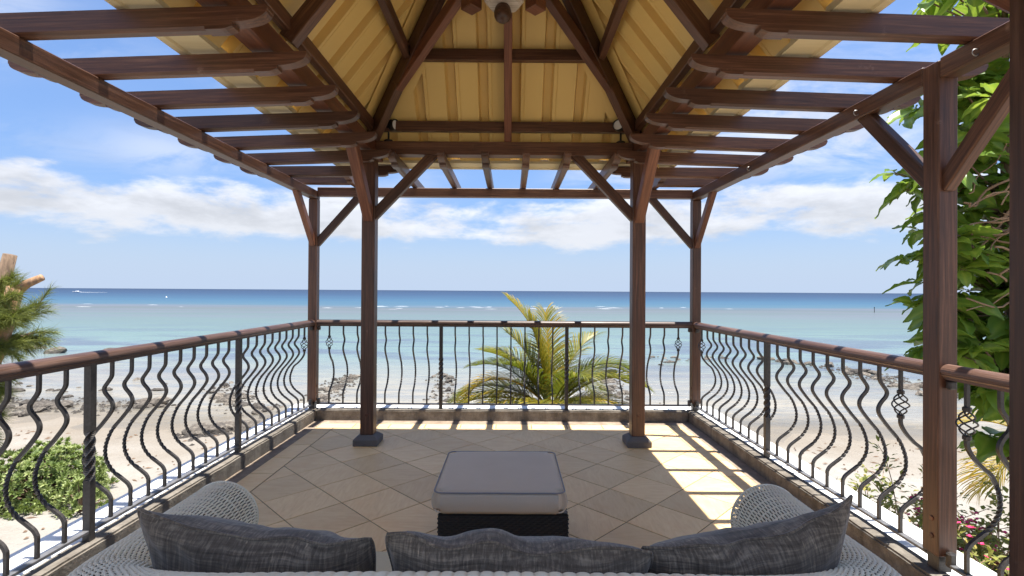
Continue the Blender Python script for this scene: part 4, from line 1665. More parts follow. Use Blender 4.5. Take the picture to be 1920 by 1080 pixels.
def cushion():
    bm = bmesh.new()
    vs = [bm.verts.new(v) for v in boxv(CX0, CX1, CY0, CY1, CZ0, CZ1)]
    for f_ in BOXF:
        bm.faces.new([vs[i] for i in f_])
    vert = [e for e in bm.edges if abs(e.verts[0].co.z - e.verts[1].co.z) > 0.05]
    bmesh.ops.bevel(bm, geom=vert, offset=0.04, segments=5, affect='EDGES')
    hor = [e for e in bm.edges if abs(e.verts[0].co.z - e.verts[1].co.z) < 1e-4]
    bmesh.ops.bevel(bm, geom=hor, offset=0.010, segments=3, affect='EDGES')
    for k in range(1, 18):
        for ax, lo, hi in ((0, CX0, CX1), (1, CY0, CY1)):
            co = [0, 0, 0]; no = [0, 0, 0]
            co[ax] = lo + (hi - lo) * k / 18; no[ax] = 1
            bmesh.ops.bisect_plane(bm, geom=bm.verts[:] + bm.edges[:] + bm.faces[:], plane_co=co, plane_no=no)
    for k in range(1, 6):
        bmesh.ops.bisect_plane(bm, geom=bm.verts[:] + bm.edges[:] + bm.faces[:], plane_co=(0, 0, CZ0 + (CZ1 - CZ0) * k / 6), plane_no=(0, 0, 1))
    mx, my = (CX0 + CX1) / 2, (CY0 + CY1) / 2
    for v in bm.verts:
        u = (v.co.x - mx) / ((CX1 - CX0) / 2)
        q_ = (v.co.y - my) / ((CY1 - CY0) / 2)
        zt = (v.co.z - CZ0) / (CZ1 - CZ0)
        if zt > 0.95:
            v.co.z += 0.014 * (1 - u ** 4) * (1 - q_ ** 4) + 0.003 * mnoise.noise(Vector((u * 2, q_ * 2, 0)))
        bul = 0.016 * math.sin(math.pi * min(max(zt, 0), 1))
        e = max(abs(u), abs(q_))
        if e > 0.9:
            v.co.x += bul * u * (1 if abs(u) > 0.9 else 0)
            v.co.y += bul * q_ * (1 if abs(q_) > 0.9 else 0)
        v.co += mnoise.noise_vector(v.co * 9) * 0.0018
    me = bpy.data.meshes.new('cushion')
    bm.to_mesh(me)
    bm.free()
    me.materials.append(CUSH)
    me.polygons.foreach_set('use_smooth', np.ones(len(me.polygons), dtype=bool))
    return link('cushion', me, ot)


cu = cushion()


def ring(z, ins):
    pts = []
    r_ = 0.042
    xa, xb, ya, yb = CX0 + ins, CX1 - ins, CY0 + ins, CY1 - ins
    for (cx, cy_, a0) in ((xb - r_, yb - r_, 0), (xa + r_, yb - r_, 90), (xa + r_, ya + r_, 180), (xb - r_, ya + r_, 270)):
        for k in range(6):
            a = R(a0 + 18 * k)
            pts.append((cx + r_ * math.cos(a), cy_ + r_ * math.sin(a), z))
    out = []
    for i, p in enumerate(pts):
        q_ = pts[(i + 1) % len(pts)]
        m_ = max(1, int((Vector(q_) - Vector(p)).length / 0.05))
        for k in range(m_):
            v = Vector(p).lerp(Vector(q_), k / m_)
            v.z += 0.0025 * mnoise.noise(v * 6)
            out.append(tuple(v))
    out.append(out[0])
    return out


for z, ins in ((CZ1 - 0.002, 0.001), (CZ0 + 0.010, 0.004)):
    g = Geo()
    g.tube(ring(z, ins), 0.0042, 6)
    g.obj('piping', PIPE if z > 0.4 else CUSH, cu, smooth=True, shade=False)

# ------------------------------------------------------------------ rocks on the shore
rock_me = []
for k in range(9):
    bm = bmesh.new()
    bmesh.ops.create_icosphere(bm, subdivisions=2, radius=1.0)
    rs = random.uniform(0, 100)
    pl = [(Vector((random.gauss(0, 1), random.gauss(0, 1), random.gauss(0, 0.8))).normalized(), random.uniform(0.55, 0.85)) for _ in range(9)]
    for v in bm.verts:
        d = v.co.normalized()
        v.co = d * (1 + 0.35 * mnoise.noise(d * 1.3 + Vector((rs, 0, 0))) + 0.16 * mnoise.noise(d * 3.1 + Vector((0, rs, 0))))
        for nn, dd in pl:
            e = v.co.dot(nn) - dd
            if e > 0:
                v.co -= nn * e * 0.9
        v.co.z *= 0.72
    me = bpy.data.meshes.new('rock')
    bm.to_mesh(me)
    bm.free()
    me.materials.append(ROCK)
    rock_me.append(me)


def rock(x, y, s, label, group, flat=1.0):
    z = max(ground_z(x, y), SEAZ - 0.18 * s)
    s = s * 1.08
    M = T(x, y, z + 0.20 * s) @ Matrix.Rotation(random.uniform(0, 6.28), 4, 'Z') @ Matrix.Rotation(random.gauss(0, 0.25), 4, 'X') @ Matrix.Diagonal((s * random.uniform(0.8, 1.35), s * random.uniform(0.7, 1.1), s * random.uniform(0.6, 1.0) * flat, 1))
    o = link('rock', random.choice(rock_me), None, M)
    tagit(o, label, 'rock', group)
    return o


def rock_band(path, width, count, smin, smax, label, group, flat=1.0, pw_=2.0):
    P_ = [Vector(p) for p in path]
    Ls_ = [0]
    for a, b2 in zip(P_[:-1], P_[1:]):
        Ls_.append(Ls_[-1] + (b2 - a).length)
    made = []
    for k in range(count):
        s = random.uniform(0, Ls_[-1])
        i = max(j for j in range(len(P_) - 1) if Ls_[j] <= s + 1e-9)
        p = P_[i].lerp(P_[i + 1], (s - Ls_[i]) / (Ls_[i + 1] - Ls_[i]))
        sz = smin + (smax - smin) * random.random() ** pw_
        made.append((sz, rock(p.x + random.gauss(0, width * 0.5), p.y + random.gauss(0, width * 0.5), sz, label, group, flat)))
    made.sort(key=lambda e: -e[0])
    made[0][1]['label'] = 'largest ' + label
    for _, o in made[1:]:
        o['label'] = 'smaller ' + label


rock_band([(-12.6, 20.3), (-10.6, 20.9), (-9.0, 22.0)], 0.7, 34, 0.14, 0.50, 'dark basalt boulder on the sand at the foot of the rock groyne', 'dark boulders at the foot of the groyne', 0.85, 1.3)
rock_band([(-9.4, 22.5), (-10.1, 26.5), (-10.6, 33.5)], 0.75, 62, 0.10, 0.34, 'pale tan rock in the groyne running out beside the left corner post', 'pale rocks of the groyne')
rock_band([(-11.5, 23.6), (-15.0, 26.6), (-17.2, 30.5)], 0.8, 30, 0.12, 0.48, 'rock in the low spur branching left from the groyne', 'rocks of the spur left of the groyne')
rock_band([(-27.5, 26.0), (-22.5, 24.0), (-18.0, 25.2), (-16.3, 24.6)], 1.1, 60, 0.12, 0.55, 'grey rock in the bank along the waterline at the far left', 'rocks along the left waterline')
rock_band([(-30, 30), (-25, 29), (-18, 28)], 3.0, 22, 0.12, 0.5, 'rock standing alone in the shallows off the left shore', 'rocks in the left shallows', 0.7)
for (x, y, s) in ((-44.8, 48, 0.75), (-40.6, 45.0, 1.0), (-43, 43.6, 0.6), (-37.0, 47.0, 0.7), (-32, 41, 0.5), (-47, 42, 0.9)):
    rock(x, y, s, 'low dark rock awash in the lagoon beside the casuarina tree', 'rocks awash beside the casuarina', 0.6)
rock_band([(-4.6, 35.0), (-3.4, 27.2), (-3.3, 23.4)], 0.75, 34, 0.10, 0.36, 'rock in the small heap just left of the coconut palm', 'rocks left of the coconut palm')
rock_band([(6.6, 36.0), (5.7, 28.0), (5.5, 25.2)], 0.9, 34, 0.10, 0.40, 'rock in the heap behind the right fronds of the palm', 'rocks behind the palm')
rock_band([(22.5, 43.0), (25.0, 37.5), (24.6, 31.0), (26.0, 27.0)], 1.3, 76, 0.12, 0.52, 'grey rock in the bank off the right side of the terrace', 'rocks of the bank on the right')
rock_band([(13.0, 46.0), (12.6, 40.5), (19.5, 45.5)], 1.4, 26, 0.12, 0.36, 'small rock breaking the surface beyond the right corner post', 'small rocks beyond the right corner post', 0.6)
g = Geo()
pb_v = [tuple(v.co) for v in rock_me[0].vertices]
pb_f = [tuple(p.vertices) for p in rock_me[0].polygons]
oct_v = [(1, 0, 0), (0, 1, 0), (-1, 0, 0), (0, -1, 0), (0, 0, 0.7), (0.3, 0.3, -0.3)]
oct_f = [(0, 1, 4), (1, 2, 4), (2, 3, 4), (3, 0, 4)]
for (path, wd, cnt) in (([(-12.6, 20.0), (-9.0, 21.8)], 0.9, 260), ([(-9.4, 22.5), (-10.6, 33.5)], 0.9, 300), ([(-27, 25.5), (-18, 24.6)], 1.2, 300),
                        ([(-4.6, 35.0), (-3.3, 23.0)], 0.8, 180), ([(6.6, 36.0), (5.5, 24.5)], 1.0, 200), ([(25, 38), (25.6, 27)], 1.6, 320), ([(-11.5, 23.5), (-17, 30)], 1.0, 160)):
    a, b2 = Vector(path[0]), Vector(path[1])
    for k in range(cnt):
        p = a.lerp(b2, random.random())
        x, y = p.x + random.gauss(0, wd * 0.6), p.y + random.gauss(0, wd * 0.6)
        s = random.uniform(0.05, 0.19)
        z = max(ground_z(x, y), SEAZ - 0.02)
        rz = random.uniform(0, 6.28)
        q_ = random.uniform(0.5, 1.0)
        g.add([(x + s * (v[0] * math.cos(rz) - q_ * v[1] * math.sin(rz)), y + s * (v[0] * math.sin(rz) + q_ * v[1] * math.cos(rz)), z + s * v[2] * random.uniform(0.7, 1.1)) for v in oct_v], oct_f)
rub = g.obj('rubble', ROCK, kind='stuff', shade=False)

# ------------------------------------------------------------------ boat, buoy, marker
bo = thing('motor_boat', 'tiny white motor boat on the horizon near the casuarina tree', 'boat', (-600, 700, SEAZ), R(180))
V = []
for x, wd, z in ((-5, 1.6, 0.9), (0, 1.8, 1.0), (4, 1.1, 1.2), (6.5, 0.05, 1.5)):
    V += [(x, -wd, z), (x, wd, z), (x, wd * 0.5, -0.2), (x, -wd * 0.5, -0.2)]
Fc = [(i * 4 + k, i * 4 + (k + 1) % 4, i * 4 + 4 + (k + 1) % 4, i * 4 + 4 + k) for i in range(3) for k in range(4)] + [(3, 2, 1, 0), (12, 13, 14, 15)]
Mb = bo.matrix_basis
add_mesh('hull', V, Fc, BOATM, bo, Mb)
add_mesh('cabin', boxv(-2.2, 1.4, -1.1, 1.1, 1.02, 2.4), BOXF, BOATM, bo, Mb)
g = Geo()
for k in range(14):
    x = 6 + k * 2.6
    g.add([(x, -0.8, 0.05), (x + 2.2, -0.5, 0.05), (x + 2.2, 0.5, 0.05), (x, 0.8, 0.05), (x + 1, 0, 0.5 - 0.025 * k)], [(0, 1, 4), (1, 2, 4), (2, 3, 4), (3, 0, 4)])
g.obj('wake', FOAM, bo, T(-600, 700, SEAZ), shade=False)
V, Fc = lathe([(0.1, -0.2), (0.5, 0), (0.55, 0.2), (0.4, 0.5), (0.15, 0.8), (0.06, 1.0)], 12)
tagit(add_mesh('buoy', V, Fc, BOATM, None, T(-219, 322, SEAZ), smooth=True), 'small white buoy floating beyond the reef on the left', 'buoy')
V, Fc = lathe([(0.08, -0.6), (0.08, 1.35), (0.14, 1.36), (0.14, 1.6), (0.02, 1.62)], 8)
tagit(add_mesh('marker_pole', V, Fc, IRON, None, T(108, 150, SEAZ)), 'thin dark marker pole standing in the lagoon left of the broad leaved tree', 'pole')

# ------------------------------------------------------------------ vegetation
def frond_geo(G_, base, az, elev, length, droop, leaf_len, yellow, side_twist=0.0, nleaf=46, stalk=0.16, sag=0.45):
    """pinnate palm frond"""
    dirh = Vector((math.cos(az), math.sin(az), 0))
    pts, tans = [], []
    p = Vector(base)
    e = elev
    n_ = 26
    for i in range(n_ + 1):
        pts.append(p.copy())
        d = dirh * math.cos(e) + Vector((0, 0, math.sin(e)))
        tans.append(d)
        p = p + d * (length / n_)
        e -= droop / n_ * (0.35 + 1.5 * i / n_)
    rad = [0.020 * (1 - 0.88 * i / n_) + 0.003 for i in range(n_ + 1)]
    G_.add(*tube_geo(pts, rad, 5), shade=min(1, 0.55 + yellow))
    side0 = dirh.cross(Vector((0, 0, 1)))
    for k in range(nleaf):
        f = stalk + (1 - stalk) * k / (nleaf - 1)
        i = min(int(f * n_), n_ - 1)
        a = f * n_ - i
        q_ = pts[i].lerp(pts[i + 1], a)
        tan = tans[i]
        nrm_ = side0.cross(tan).normalized()
        ll = leaf_len * (0.45 + 0.75 * math.sin(math.pi * min(1, (f - stalk) / (1 - stalk) * 0.80 + 0.18))) * random.uniform(0.85, 1.1)
        for sd_ in (-1, 1):
            sw = 0.55 + 0.55 * f + random.uniform(-0.08, 0.08)
            ld = (side0 * sd_ * math.cos(sw) + tan * math.sin(sw) + nrm_ * (0.28 + side_twist * sd_)).normalized()
            wd = 0.0125 * random.uniform(0.7, 1.25)
            wv2 = tan.cross(ld).normalized().cross(ld).normalized()
            sh = min(1, max(0, random.gauss(0.32 + yellow, 0.17)))
            V = []
            st_ = 4
            pp_ = q_.copy()
            dd = ld.copy()
            for m_ in range(st_ + 1):
                u = m_ / st_
                ww = wd * (0.55 + 0.9 * u) * (1 - u) ** 0.6 if u < 1 else 0
                V += [pp_ - wv2 * ww, pp_ + wv2 * ww]
                pp_ = pp_ + dd * (ll / st_)
                dd = (dd + Vector((0, 0, -sag * (0.35 + u)))).normalized()
            Fc = [(2 * m_, 2 * m_ + 1, 2 * m_ + 3, 2 * m_ + 2) for m_ in range(st_)]
            G_.add(V, Fc, sh)


PB = Vector((0.80, 10.0, -0.80))
palm = thing('coconut_palm', 'young coconut palm with yellowing fronds rising behind the far railing', 'palm tree', (PB.x, PB.y, ground_z(PB.x, PB.y)))
zb = ground_z(PB.x, PB.y)
g = Geo()
tp = [(PB.x + 0.05 * math.sin(k * 0.5), PB.y, zb - 0.1 + (PB.z + 0.25 - zb) * k / 14) for k in range(15)]
g.tube(tp, [0.17 - 0.05 * k / 14 + 0.008 * (k % 2) for k in range(15)], 12)
g.obj('trunk', BARK, palm, smooth=True, shade=False)
fr_ = [  # azimuth deg (0=+X, 90=away), elevation, length, droop, yellow
    (172, 88, 2.35, 0.85, 0.40), (178, 83, 1.75, 0.25, 0.34), (100, 86, 1.9, 0.4, 0.20), (160, 74, 1.75, 0.7, 0.0), (150, 62, 1.7, 1.0, -0.08), (6, 64, 2.2, 2.0, -0.06),
    (30, 72, 1.8, 0.9, -0.04), (-6, 48, 2.0, 1.4, 0.14), (177, 50, 2.35, 2.7, 0.40), (188, 30, 2.3, 1.9, 0.26), (196, 14, 2.2, 1.1, 0.22), (207, 26, 2.0, 1.8, 0.12),
    (172, 4, 1.85, 0.8, 0.25), (225, 22, 1.7, 1.6, 0.10), (-4, 28, 2.0, 2.1, 0.2), (-20, 12, 1.65, 1.4, 0.12), (-45, 26, 1.6, 1.8, 0.06), (-75, 30, 1.5, 1.8, 0.02),
    (255, 26, 1.6, 1.8, 0.12), (95, 48, 1.8, 1.6, 0.0), (130, 34, 1.9, 1.7, 0.05), (50, 34, 1.9, 1.8, 0.05), (300, 62, 1.4, 1.2, 0.0), (215, 66, 1.5, 1.0, -0.04), (20, 10, 1.6, 1.0, 0.2), (158, 52, 1.9, 1.2, -0.1), (185, 60, 1.7, 0.9, -0.08), (168, 34, 2.1, 1.4, 0.0), (18, 52, 1.9, 1.4, -0.06), (-12, 58, 1.7, 1.5, 0.02), (90, 64, 1.9, 1.0, -0.1), (182, 20, 2.3, 1.2, 0.12)]
for (az, el, L, dr, ye) in fr_:
    g = Geo()
    frond_geo(g, PB + Vector((0.05 * math.cos(R(az)), 0.05 * math.sin(R(az)), random.uniform(-0.05, 0.12))), R(az), R(el), L, dr, 0.62, ye + 0.07, nleaf=66)
    g.obj('frond', PALML, palm)
# small palm fronds by the white ledge
def small_palm(label, x, y, z, specs, yel):
    o = thing('small_palm', label, 'palm', (x, y, z))
    g = Geo()
    g.tube([(x, y, z - 0.1), (x, y, z + 0.35)], [0.05, 0.035], 8)
    g.obj('stem', BARK, o, shade=False)
    for (az, el, L, dr) in specs:
        g = Geo()
        frond_geo(g, Vector((x, y, z + 0.33)), R(az), R(el), L, dr, 0.34 * L, yel, nleaf=30)
        g.obj('frond', PALML, o)


small_palm('small yellowing palm low on the sand beyond the left ledge', -6.6, 7.6, ground_z(-6.6, 7.6), [(20, 62, 1.0, 1.3), (75, 55, 1.0, 1.4), (140, 60, 0.9, 1.3), (-30, 50, 0.9, 1.5), (200, 50, 0.9, 1.4)], 0.28)
small_palm('low spiky palm below the left ledge near the paving slabs', -6.5, 6.7, ground_z(-6.5, 6.7), [(10, 40, 0.8, 1.1), (60, 62, 0.8, 1.2), (120, 50, 0.8, 1.3), (180, 45, 0.8, 1.2), (-60, 45, 0.7, 1.2)], 0.34)
dry = thing('dry_palm', 'yellow palm behind the broad leaved tree with fine fan of dry leaflets', 'palm', (8.4, 7.6, ground_z(8.4, 7.6)))
zb = ground_z(8.4, 7.6)
g = Geo()
g.tube([(8.4, 7.6, zb - 0.1), (8.42, 7.6, zb + 2.6)], [0.12, 0.08], 10)
g.obj('trunk', BARK, dry, smooth=True, shade=False)
for (az, el, L, dr) in ((190, 46, 1.75, 2.3), (205, 58, 1.6, 2.2), (175, 30, 1.5, 1.9), (150, 60, 1.6, 1.6), (40, 50, 1.8, 2.0), (-30, 45, 1.8, 2.1)):
    g = Geo()
    frond_geo(g, Vector((8.4, 7.6, zb + 2.55)), R(az), R(el), L, dr, 0.6, 0.38, nleaf=44)
    g.obj('frond', PALML, dry)

# paving slabs at the lower left
for (x, y, sx_, sy_, rz, lb) in ((-7.6, 7.3, 0.62, 0.42, 0.2, 'grey paving slab on the sand at lower left, the one nearer the shrub'), (-6.9, 6.3, 0.72, 0.5, 0.1, 'grey paving slab on the sand at lower left, the one nearer the ledge')):
    V = [(v[0] * sx_, v[1] * sy_, v[2]) for v in boxv(-1, 1, -1, 1, -0.05, 0.09)]
    me = bpy.data.meshes.new('paving_slab')
    me.from_pydata(V, [], BOXF)
    me.materials.append(STONE)
    bev(me, 0.02)
    tagit(link('paving_slab', me, None, T(x, y, ground_z(x, y)) @ Matrix.Rotation(rz, 4, 'Z')), lb, 'slab')


def leaf_blade(G_, p, d, upv, L, W, shade, curl=0.25, n_=3):
    """simple folded leaf made of n_ pairs of quads"""
    s_ = d.cross(upv)
    if s_.length < 1e-3:
        s_ = Vector((1, 0, 0))
    s_.normalize()
    u = s_.cross(d).normalized()
    V = []
    q_ = p.copy()
    dd = d.copy()
    for k in range(n_ + 1):
        a = k / n_
        wd = W * math.sin(math.pi * min(0.97, 0.10 + 0.88 * a)) ** 0.8 if k < n_ else 0.0
        V += [q_ - s_ * wd + u * wd * 0.3, q_, q_ + s_ * wd + u * wd * 0.3]
        q_ = q_ + dd * (L / n_)
        dd = (dd - u * curl / n_).normalized()
    Fc = []
    for k in range(n_):
        o = 3 * k
        Fc += [(o, o + 1, o + 4, o + 3), (o + 1, o + 2, o + 5, o + 4)]
    G_.add(V, Fc, shade)


# pale round shrub on the beach
def shrub(label, cx, cy_, rx, ry, rz_, n_ros, seed, name='beach_shrub'):
    zb_ = ground_z(cx, cy_)
    o = thing(name, label, 'shrub', (cx, cy_, zb_))
    rr = random.Random(seed)
    g = Geo()
    gs_ = Geo()
    for k in range(n_ros):
        th = rr.uniform(0, 6.283)
        ph = math.acos(rr.uniform(-0.15, 1))
        rad = rr.uniform(0.72, 1.0) * (1 + 0.20 * mnoise.noise(Vector((math.cos(th) * 2.2 + seed, math.sin(th) * 2.2, ph * 2))))
        d = Vector((math.sin(ph) * math.cos(th), math.sin(ph) * math.sin(th), math.cos(ph)))
        p = Vector((cx + rx * rad * d.x, cy_ + ry * rad * d.y, zb_ + 0.12 + rz_ * max(0, rad * d.z)))
        if k % 5 == 0:
            gs_.tube([(cx + rx * 0.15 * d.x, cy_ + ry * 0.15 * d.y, zb_), tuple(Vector((cx, cy_, zb_)).lerp(p, 0.6) + Vector((0, 0, 0.05))), tuple(p)], [0.022, 0.014, 0.006], 5)
        bright = rr.gauss(0.45, 0.18)
        if rr.random() < 0.3:
            bright += 0.3
        nl = rr.randint(9, 13)
        for m_ in range(nl):
            a = m_ * 2.399
            tilt = 0.35 + 0.9 * m_ / nl
            s1 = d.orthogonal().normalized()
            s2 = d.cross(s1)
            ld = (d * math.cos(tilt) + (s1 * math.cos(a) + s2 * math.sin(a)) * math.sin(tilt) + Vector((0, 0, 0.25))).normalized()
            leaf_blade(g, p, ld, d, rr.uniform(0.10, 0.16), rr.uniform(0.018, 0.027), min(1, max(0, bright + rr.gauss(0, 0.1))), 0.5, 2)
    g.obj('foliage', BUSHM, o, kind='stuff')
    gs_.obj('stem', BARK, o, shade=False)


shrub('large round pale green shrub on the white sand left of the railing', -12.2, 13.3, 1.45, 1.3, 1.24, 1150, 3)
shrub('small pale green shrub at the right foot of the large round shrub', -10.55, 12.5, 0.55, 0.5, 0.62, 110, 11)

# casuarina with cut limbs at the far left
ca = thing('casuarina_tree', 'casuarina tree with sawn off limbs and feathery needles at the far left', 'tree', (-9.6, 9.0, ground_z(-9.6, 9)))
g = Geo()
zb = ground_z(-9.6, 9)
g.tube([(-9.7, 9.0, zb - 0.2), (-9.65, 9.0, -1.6), (-9.55, 9.0, -0.4), (-9.1, 9.0, 0.55), (-8.80, 9.0, 1.55)], [0.24, 0.20, 0.19, 0.15, 0.125], 12)
g.obj('trunk', CUTW, ca, smooth=True, shade=False)
for (pts, rr_) in (([(-8.93, 9.0, 1.35), (-8.65, 9.05, 1.62), (-8.42, 9.1, 1.74)], [0.08, 0.075, 0.06]), ([(-9.45, 9.2, -0.3), (-9.35, 9.2, 1.2), (-9.1, 9.2, 2.15)], [0.13, 0.12, 0.10]),
                   ([(-9.5, 9.0, -0.6), (-9.2, 8.9, -0.2), (-8.95, 8.9, -0.25)], [0.07, 0.05, 0.03])):
    g = Geo()
    g.tube(pts, rr_, 10)
    g.obj('limb', CUTW if pts[0][2] > 0 else BARK, ca, smooth=True, shade=False)
def needle_cluster(G_, B_, base, d, L, n_, nl, droop=0.5, spread_=0.55):
    """a branch whose sides carry many thin hanging branchlets"""
    pts = []
    p = Vector(base)
    dd = Vector(d).normalized()
    for k in range(9):
        pts.append(p.copy())
        p = p + dd * (L / 8)
        dd = (dd + Vector((random.gauss(0, 0.06), random.gauss(0, 0.06), -0.05))).normalized()
    B_.tube([tuple(q_) for q_ in pts], [0.014 - 0.0014 * k for k in range(9)], 5)
    for k in range(n_):
        f = random.uniform(0.15, 1.0) * 8
        i = min(int(f), 7)
        q_ = pts[i].lerp(pts[i + 1], f - i)
        tan = (pts[i + 1] - pts[i]).normalized()
        dr = (tan * 0.9 + Vector((random.gauss(0, spread_), random.gauss(0, spread_), random.gauss(0.1, spread_)))).normalized()
        ll = nl * random.uniform(0.6, 1.25)
        wv2 = dr.cross(Vector((random.gauss(0, 1), random.gauss(0, 1), random.gauss(0, 1)))).normalized() * 0.0026
        m1 = q_ + dr * ll * 0.5 + Vector((0, 0, -0.02 * droop))
        m2 = m1 + (dr + Vector((0, 0, -droop))).normalized() * ll * 0.5
        G_.add([q_ - wv2, q_ + wv2, m1 + wv2, m1 - wv2, m2], [(0, 1, 2, 3), (3, 2, 4)], min(1, max(0, random.gauss(0.5, 0.2))))


g, gb = Geo(), Geo()
for (b0, d, L, n_) in (((-9.4, 8.9, 0.9), (1, 0, 0.75), 1.35, 620), ((-9.3, 8.8, 0.75), (1, -0.1, 0.42), 1.35, 700), ((-9.3, 9.1, 0.6), (1, 0.1, 0.20), 1.15, 620), ((-9.3, 8.8, 0.55), (0.9, 0, -0.05), 0.95, 460),
                       ((-9.5, 9.1, 1.0), (0.5, 0, 0.9), 1.0, 520), ((-9.6, 9.2, 1.1), (0.1, 0.2, 1), 1.05, 420), ((-9.3, 8.9, -0.15), (0.9, 0, 0.35), 0.55, 330), ((-9.3, 8.9, -0.2), (1, 0, -0.1), 0.5, 330),
                       ((-9.5, 8.9, -0.9), (0.8, 0, 0.5), 0.75, 300), ((-9.6, 8.8, -1.1), (0.7, 0, 0.1), 0.7, 280), ((-9.4, 8.9, 0.7), (0.8, -0.4, 0.5), 1.1, 500), ((-9.5, 9.3, 0.8), (0.8, 0.5, 0.5), 1.1, 400),
                       ((-9.9, 9.0, 0.9), (-0.8, 0, 0.6), 1.2, 300), ((-9.9, 9.1, 0.2), (-1, 0.3, 0.2), 1.2, 300)):
    L *= 0.76
    needle_cluster(g, gb, b0, d, L, int(n_ * 0.7), 0.26, 0.3, 0.5)
    for sub in range(8):
        f = random.uniform(0.1, 0.75)
        b1 = Vector(b0) + Vector(d).normalized() * (L * f)
        d1 = Vector(d).normalized() + Vector((random.gauss(0.1, 0.42), random.gauss(0, 0.42), random.gauss(0.05, 0.38)))
        needle_cluster(g, gb, b1, d1, L * random.uniform(0.35, 0.6), int(n_ * 0.30), 0.25, 0.35, 0.45)
g.obj('needles', CASU, ca, kind='stuff')
gb.obj('twig', BARK, ca, shade=False, kind='stuff')

# broad leaved tree beyond the right railing: leaves one by one
bt = thing('broadleaf_tree', 'tall tree with large glossy green leaves beyond the right railing', 'tree', (4.75, 4.9, ground_z(4.75, 4.9)))
zb = ground_z(4.75, 4.9)
g = Geo()
g.tube([(5.3, 5.1, zb - 0.2), (5.28, 5.1, -1.5), (5.15, 5.05, 0.2), (4.95, 5.0, 1.6), (4.85, 4.95, 3.0), (4.8, 4.9, 4.3)], [0.13, 0.11, 0.085, 0.06, 0.04, 0.02], 10)
g.obj('trunk', BARK, bt, smooth=True, shade=False)


def broad_leaf_mesh(seed):
    rr = random.Random(seed)
    n_ = 8
    V, sh = [], []
    L, Wd = 1.0, 0.27
    for k in range(n_ + 1):
        a = k / n_
        x = L * a
        wd = Wd * (math.sin(math.pi * min(1, 0.04 + 0.96 * a ** 0.85)) ** 0.85) if 0 < k < n_ else 0.012
        z = -0.42 * a ** 1.9 * L * rr.uniform(0.9, 1.1)
        rip = 0.030 * math.sin(k * 2.6 + seed)
        V += [(x, -wd, z + 0.10 * wd / Wd * 0.6 + rip), (x, -wd * 0.5, z + 0.018 + 0.35 * rip), (x, 0, z - 0.025), (x, wd * 0.5, z + 0.018 - 0.35 * rip), (x, wd, z + 0.10 * wd / Wd * 0.6 - rip)]
        sh += [0.42, 0.36, 0.75, 0.36, 0.42]
    Fc = []
    for k in range(n_):
        for m_ in range(4):
            o = k * 5 + m_
            Fc.append((o, o + 5, o + 6, o + 1))
    # stalk
    Vs, Fs = tube_geo([(-0.10, 0, 0.02), (0.02, 0, -0.02)], 0.012, 4)
    o = len(V)
    V += [tuple(v) for v in Vs]
    sh += [0.8] * len(Vs)
    Fc += [tuple(i + o for i in f_) for f_ in Fs]
    return V, Fc, sh


leaf_mes = []
for k in range(4):
    V, Fc, sh = broad_leaf_mesh(k + 1)
    me = bpy.data.meshes.new('leaf')
    me.from_pydata([tuple(v) for v in V], [], Fc)
    a = me.attributes.new('shade', 'FLOAT', 'POINT')
    a.data.foreach_set('value', np.array(sh, dtype=np.float32))
    me.polygons.foreach_set('use_smooth', np.ones(len(me.polygons), dtype=bool))
    me.materials.append(NONI)
    leaf_mes.append((me, V, Fc, sh))
# clumps of the crown: centre (x, y, z), radii, number of rosettes
clumps = [((4.10, 4.6, 4.35), (0.42, 0.5, 0.38), 8), ((4.75, 4.8, 4.2), (0.6, 0.6, 0.5), 9), ((3.98, 4.75, 3.30), (0.36, 0.45, 0.42), 9), ((3.64, 4.75, 2.72), (0.26, 0.4, 0.26), 7), ((4.45, 4.8, 3.35), (0.45, 0.5, 0.5), 11),
          ((3.72, 4.75, 2.02), (0.26, 0.4, 0.36), 9), ((4.40, 4.9, 2.5), (0.50, 0.5, 0.5), 11), ((3.80, 4.8, 1.50), (0.20, 0.3, 0.22), 5), ((4.42, 4.8, 1.75), (0.46, 0.5, 0.42), 11), ((3.82, 4.75, 1.02), (0.18, 0.3, 0.22), 5),
          ((4.38, 4.8, 1.05), (0.46, 0.5, 0.40), 12), ((4.55, 4.85, 0.62), (0.42, 0.45, 0.24), 9), ((5.1, 5.2, 2.2), (0.5, 0.5, 1.2), 12), ((4.62, 4.95, 0.08), (0.22, 0.2, 0.18), 3), ((5.2, 5.2, 0.8), (0.4, 0.4, 0.6), 6)]
count = 0
rest = Geo()
tw_g = Geo()
leaves = []
for (c, r_, nro) in clumps:
    for k in range(int(nro * (2.7 if c[0] > 4.3 else 1.4))):
        while True:
            u = Vector((random.uniform(-1, 1), random.uniform(-1, 1), random.uniform(-1, 1)))
            if u.length <= 1:
                break
        p = Vector(c) + Vector((0.30 + u.x * r_[0], u.y * r_[1], u.z * r_[2]))
        axis = Vector((4.9, 5.0, c[2] - 0.15))
        tw_g.tube([tuple(axis.lerp(p, 0.0)), tuple(axis.lerp(p, 0.5) + Vector((0, 0, -0.06))), tuple(p)], [0.016, 0.012, 0.007], 5)
        outd = (p - axis).normalized()
        nl = random.randint(5, 7)
        a0 = random.uniform(0, 6.28)
        for m_ in range(nl):
            az = a0 + m_ * 6.283 / nl + random.uniform(-0.3, 0.3)
            pit = random.uniform(-0.55, 0.45)
            M = T(*p) @ Matrix.Rotation(az, 4, 'Z') @ Matrix.Rotation(-pit, 4, 'Y') @ Matrix.Rotation(random.gauss(0, 0.45), 4, 'X')
            s = random.uniform(0.15, 0.34)
            M = M @ Matrix.Translation((0.035, 0, 0)) @ Matrix.Diagonal((s, s * random.uniform(0.85, 1.15), s, 1))
            leaves.append((p.y + 0.25 * (p.x - 4.2), M))
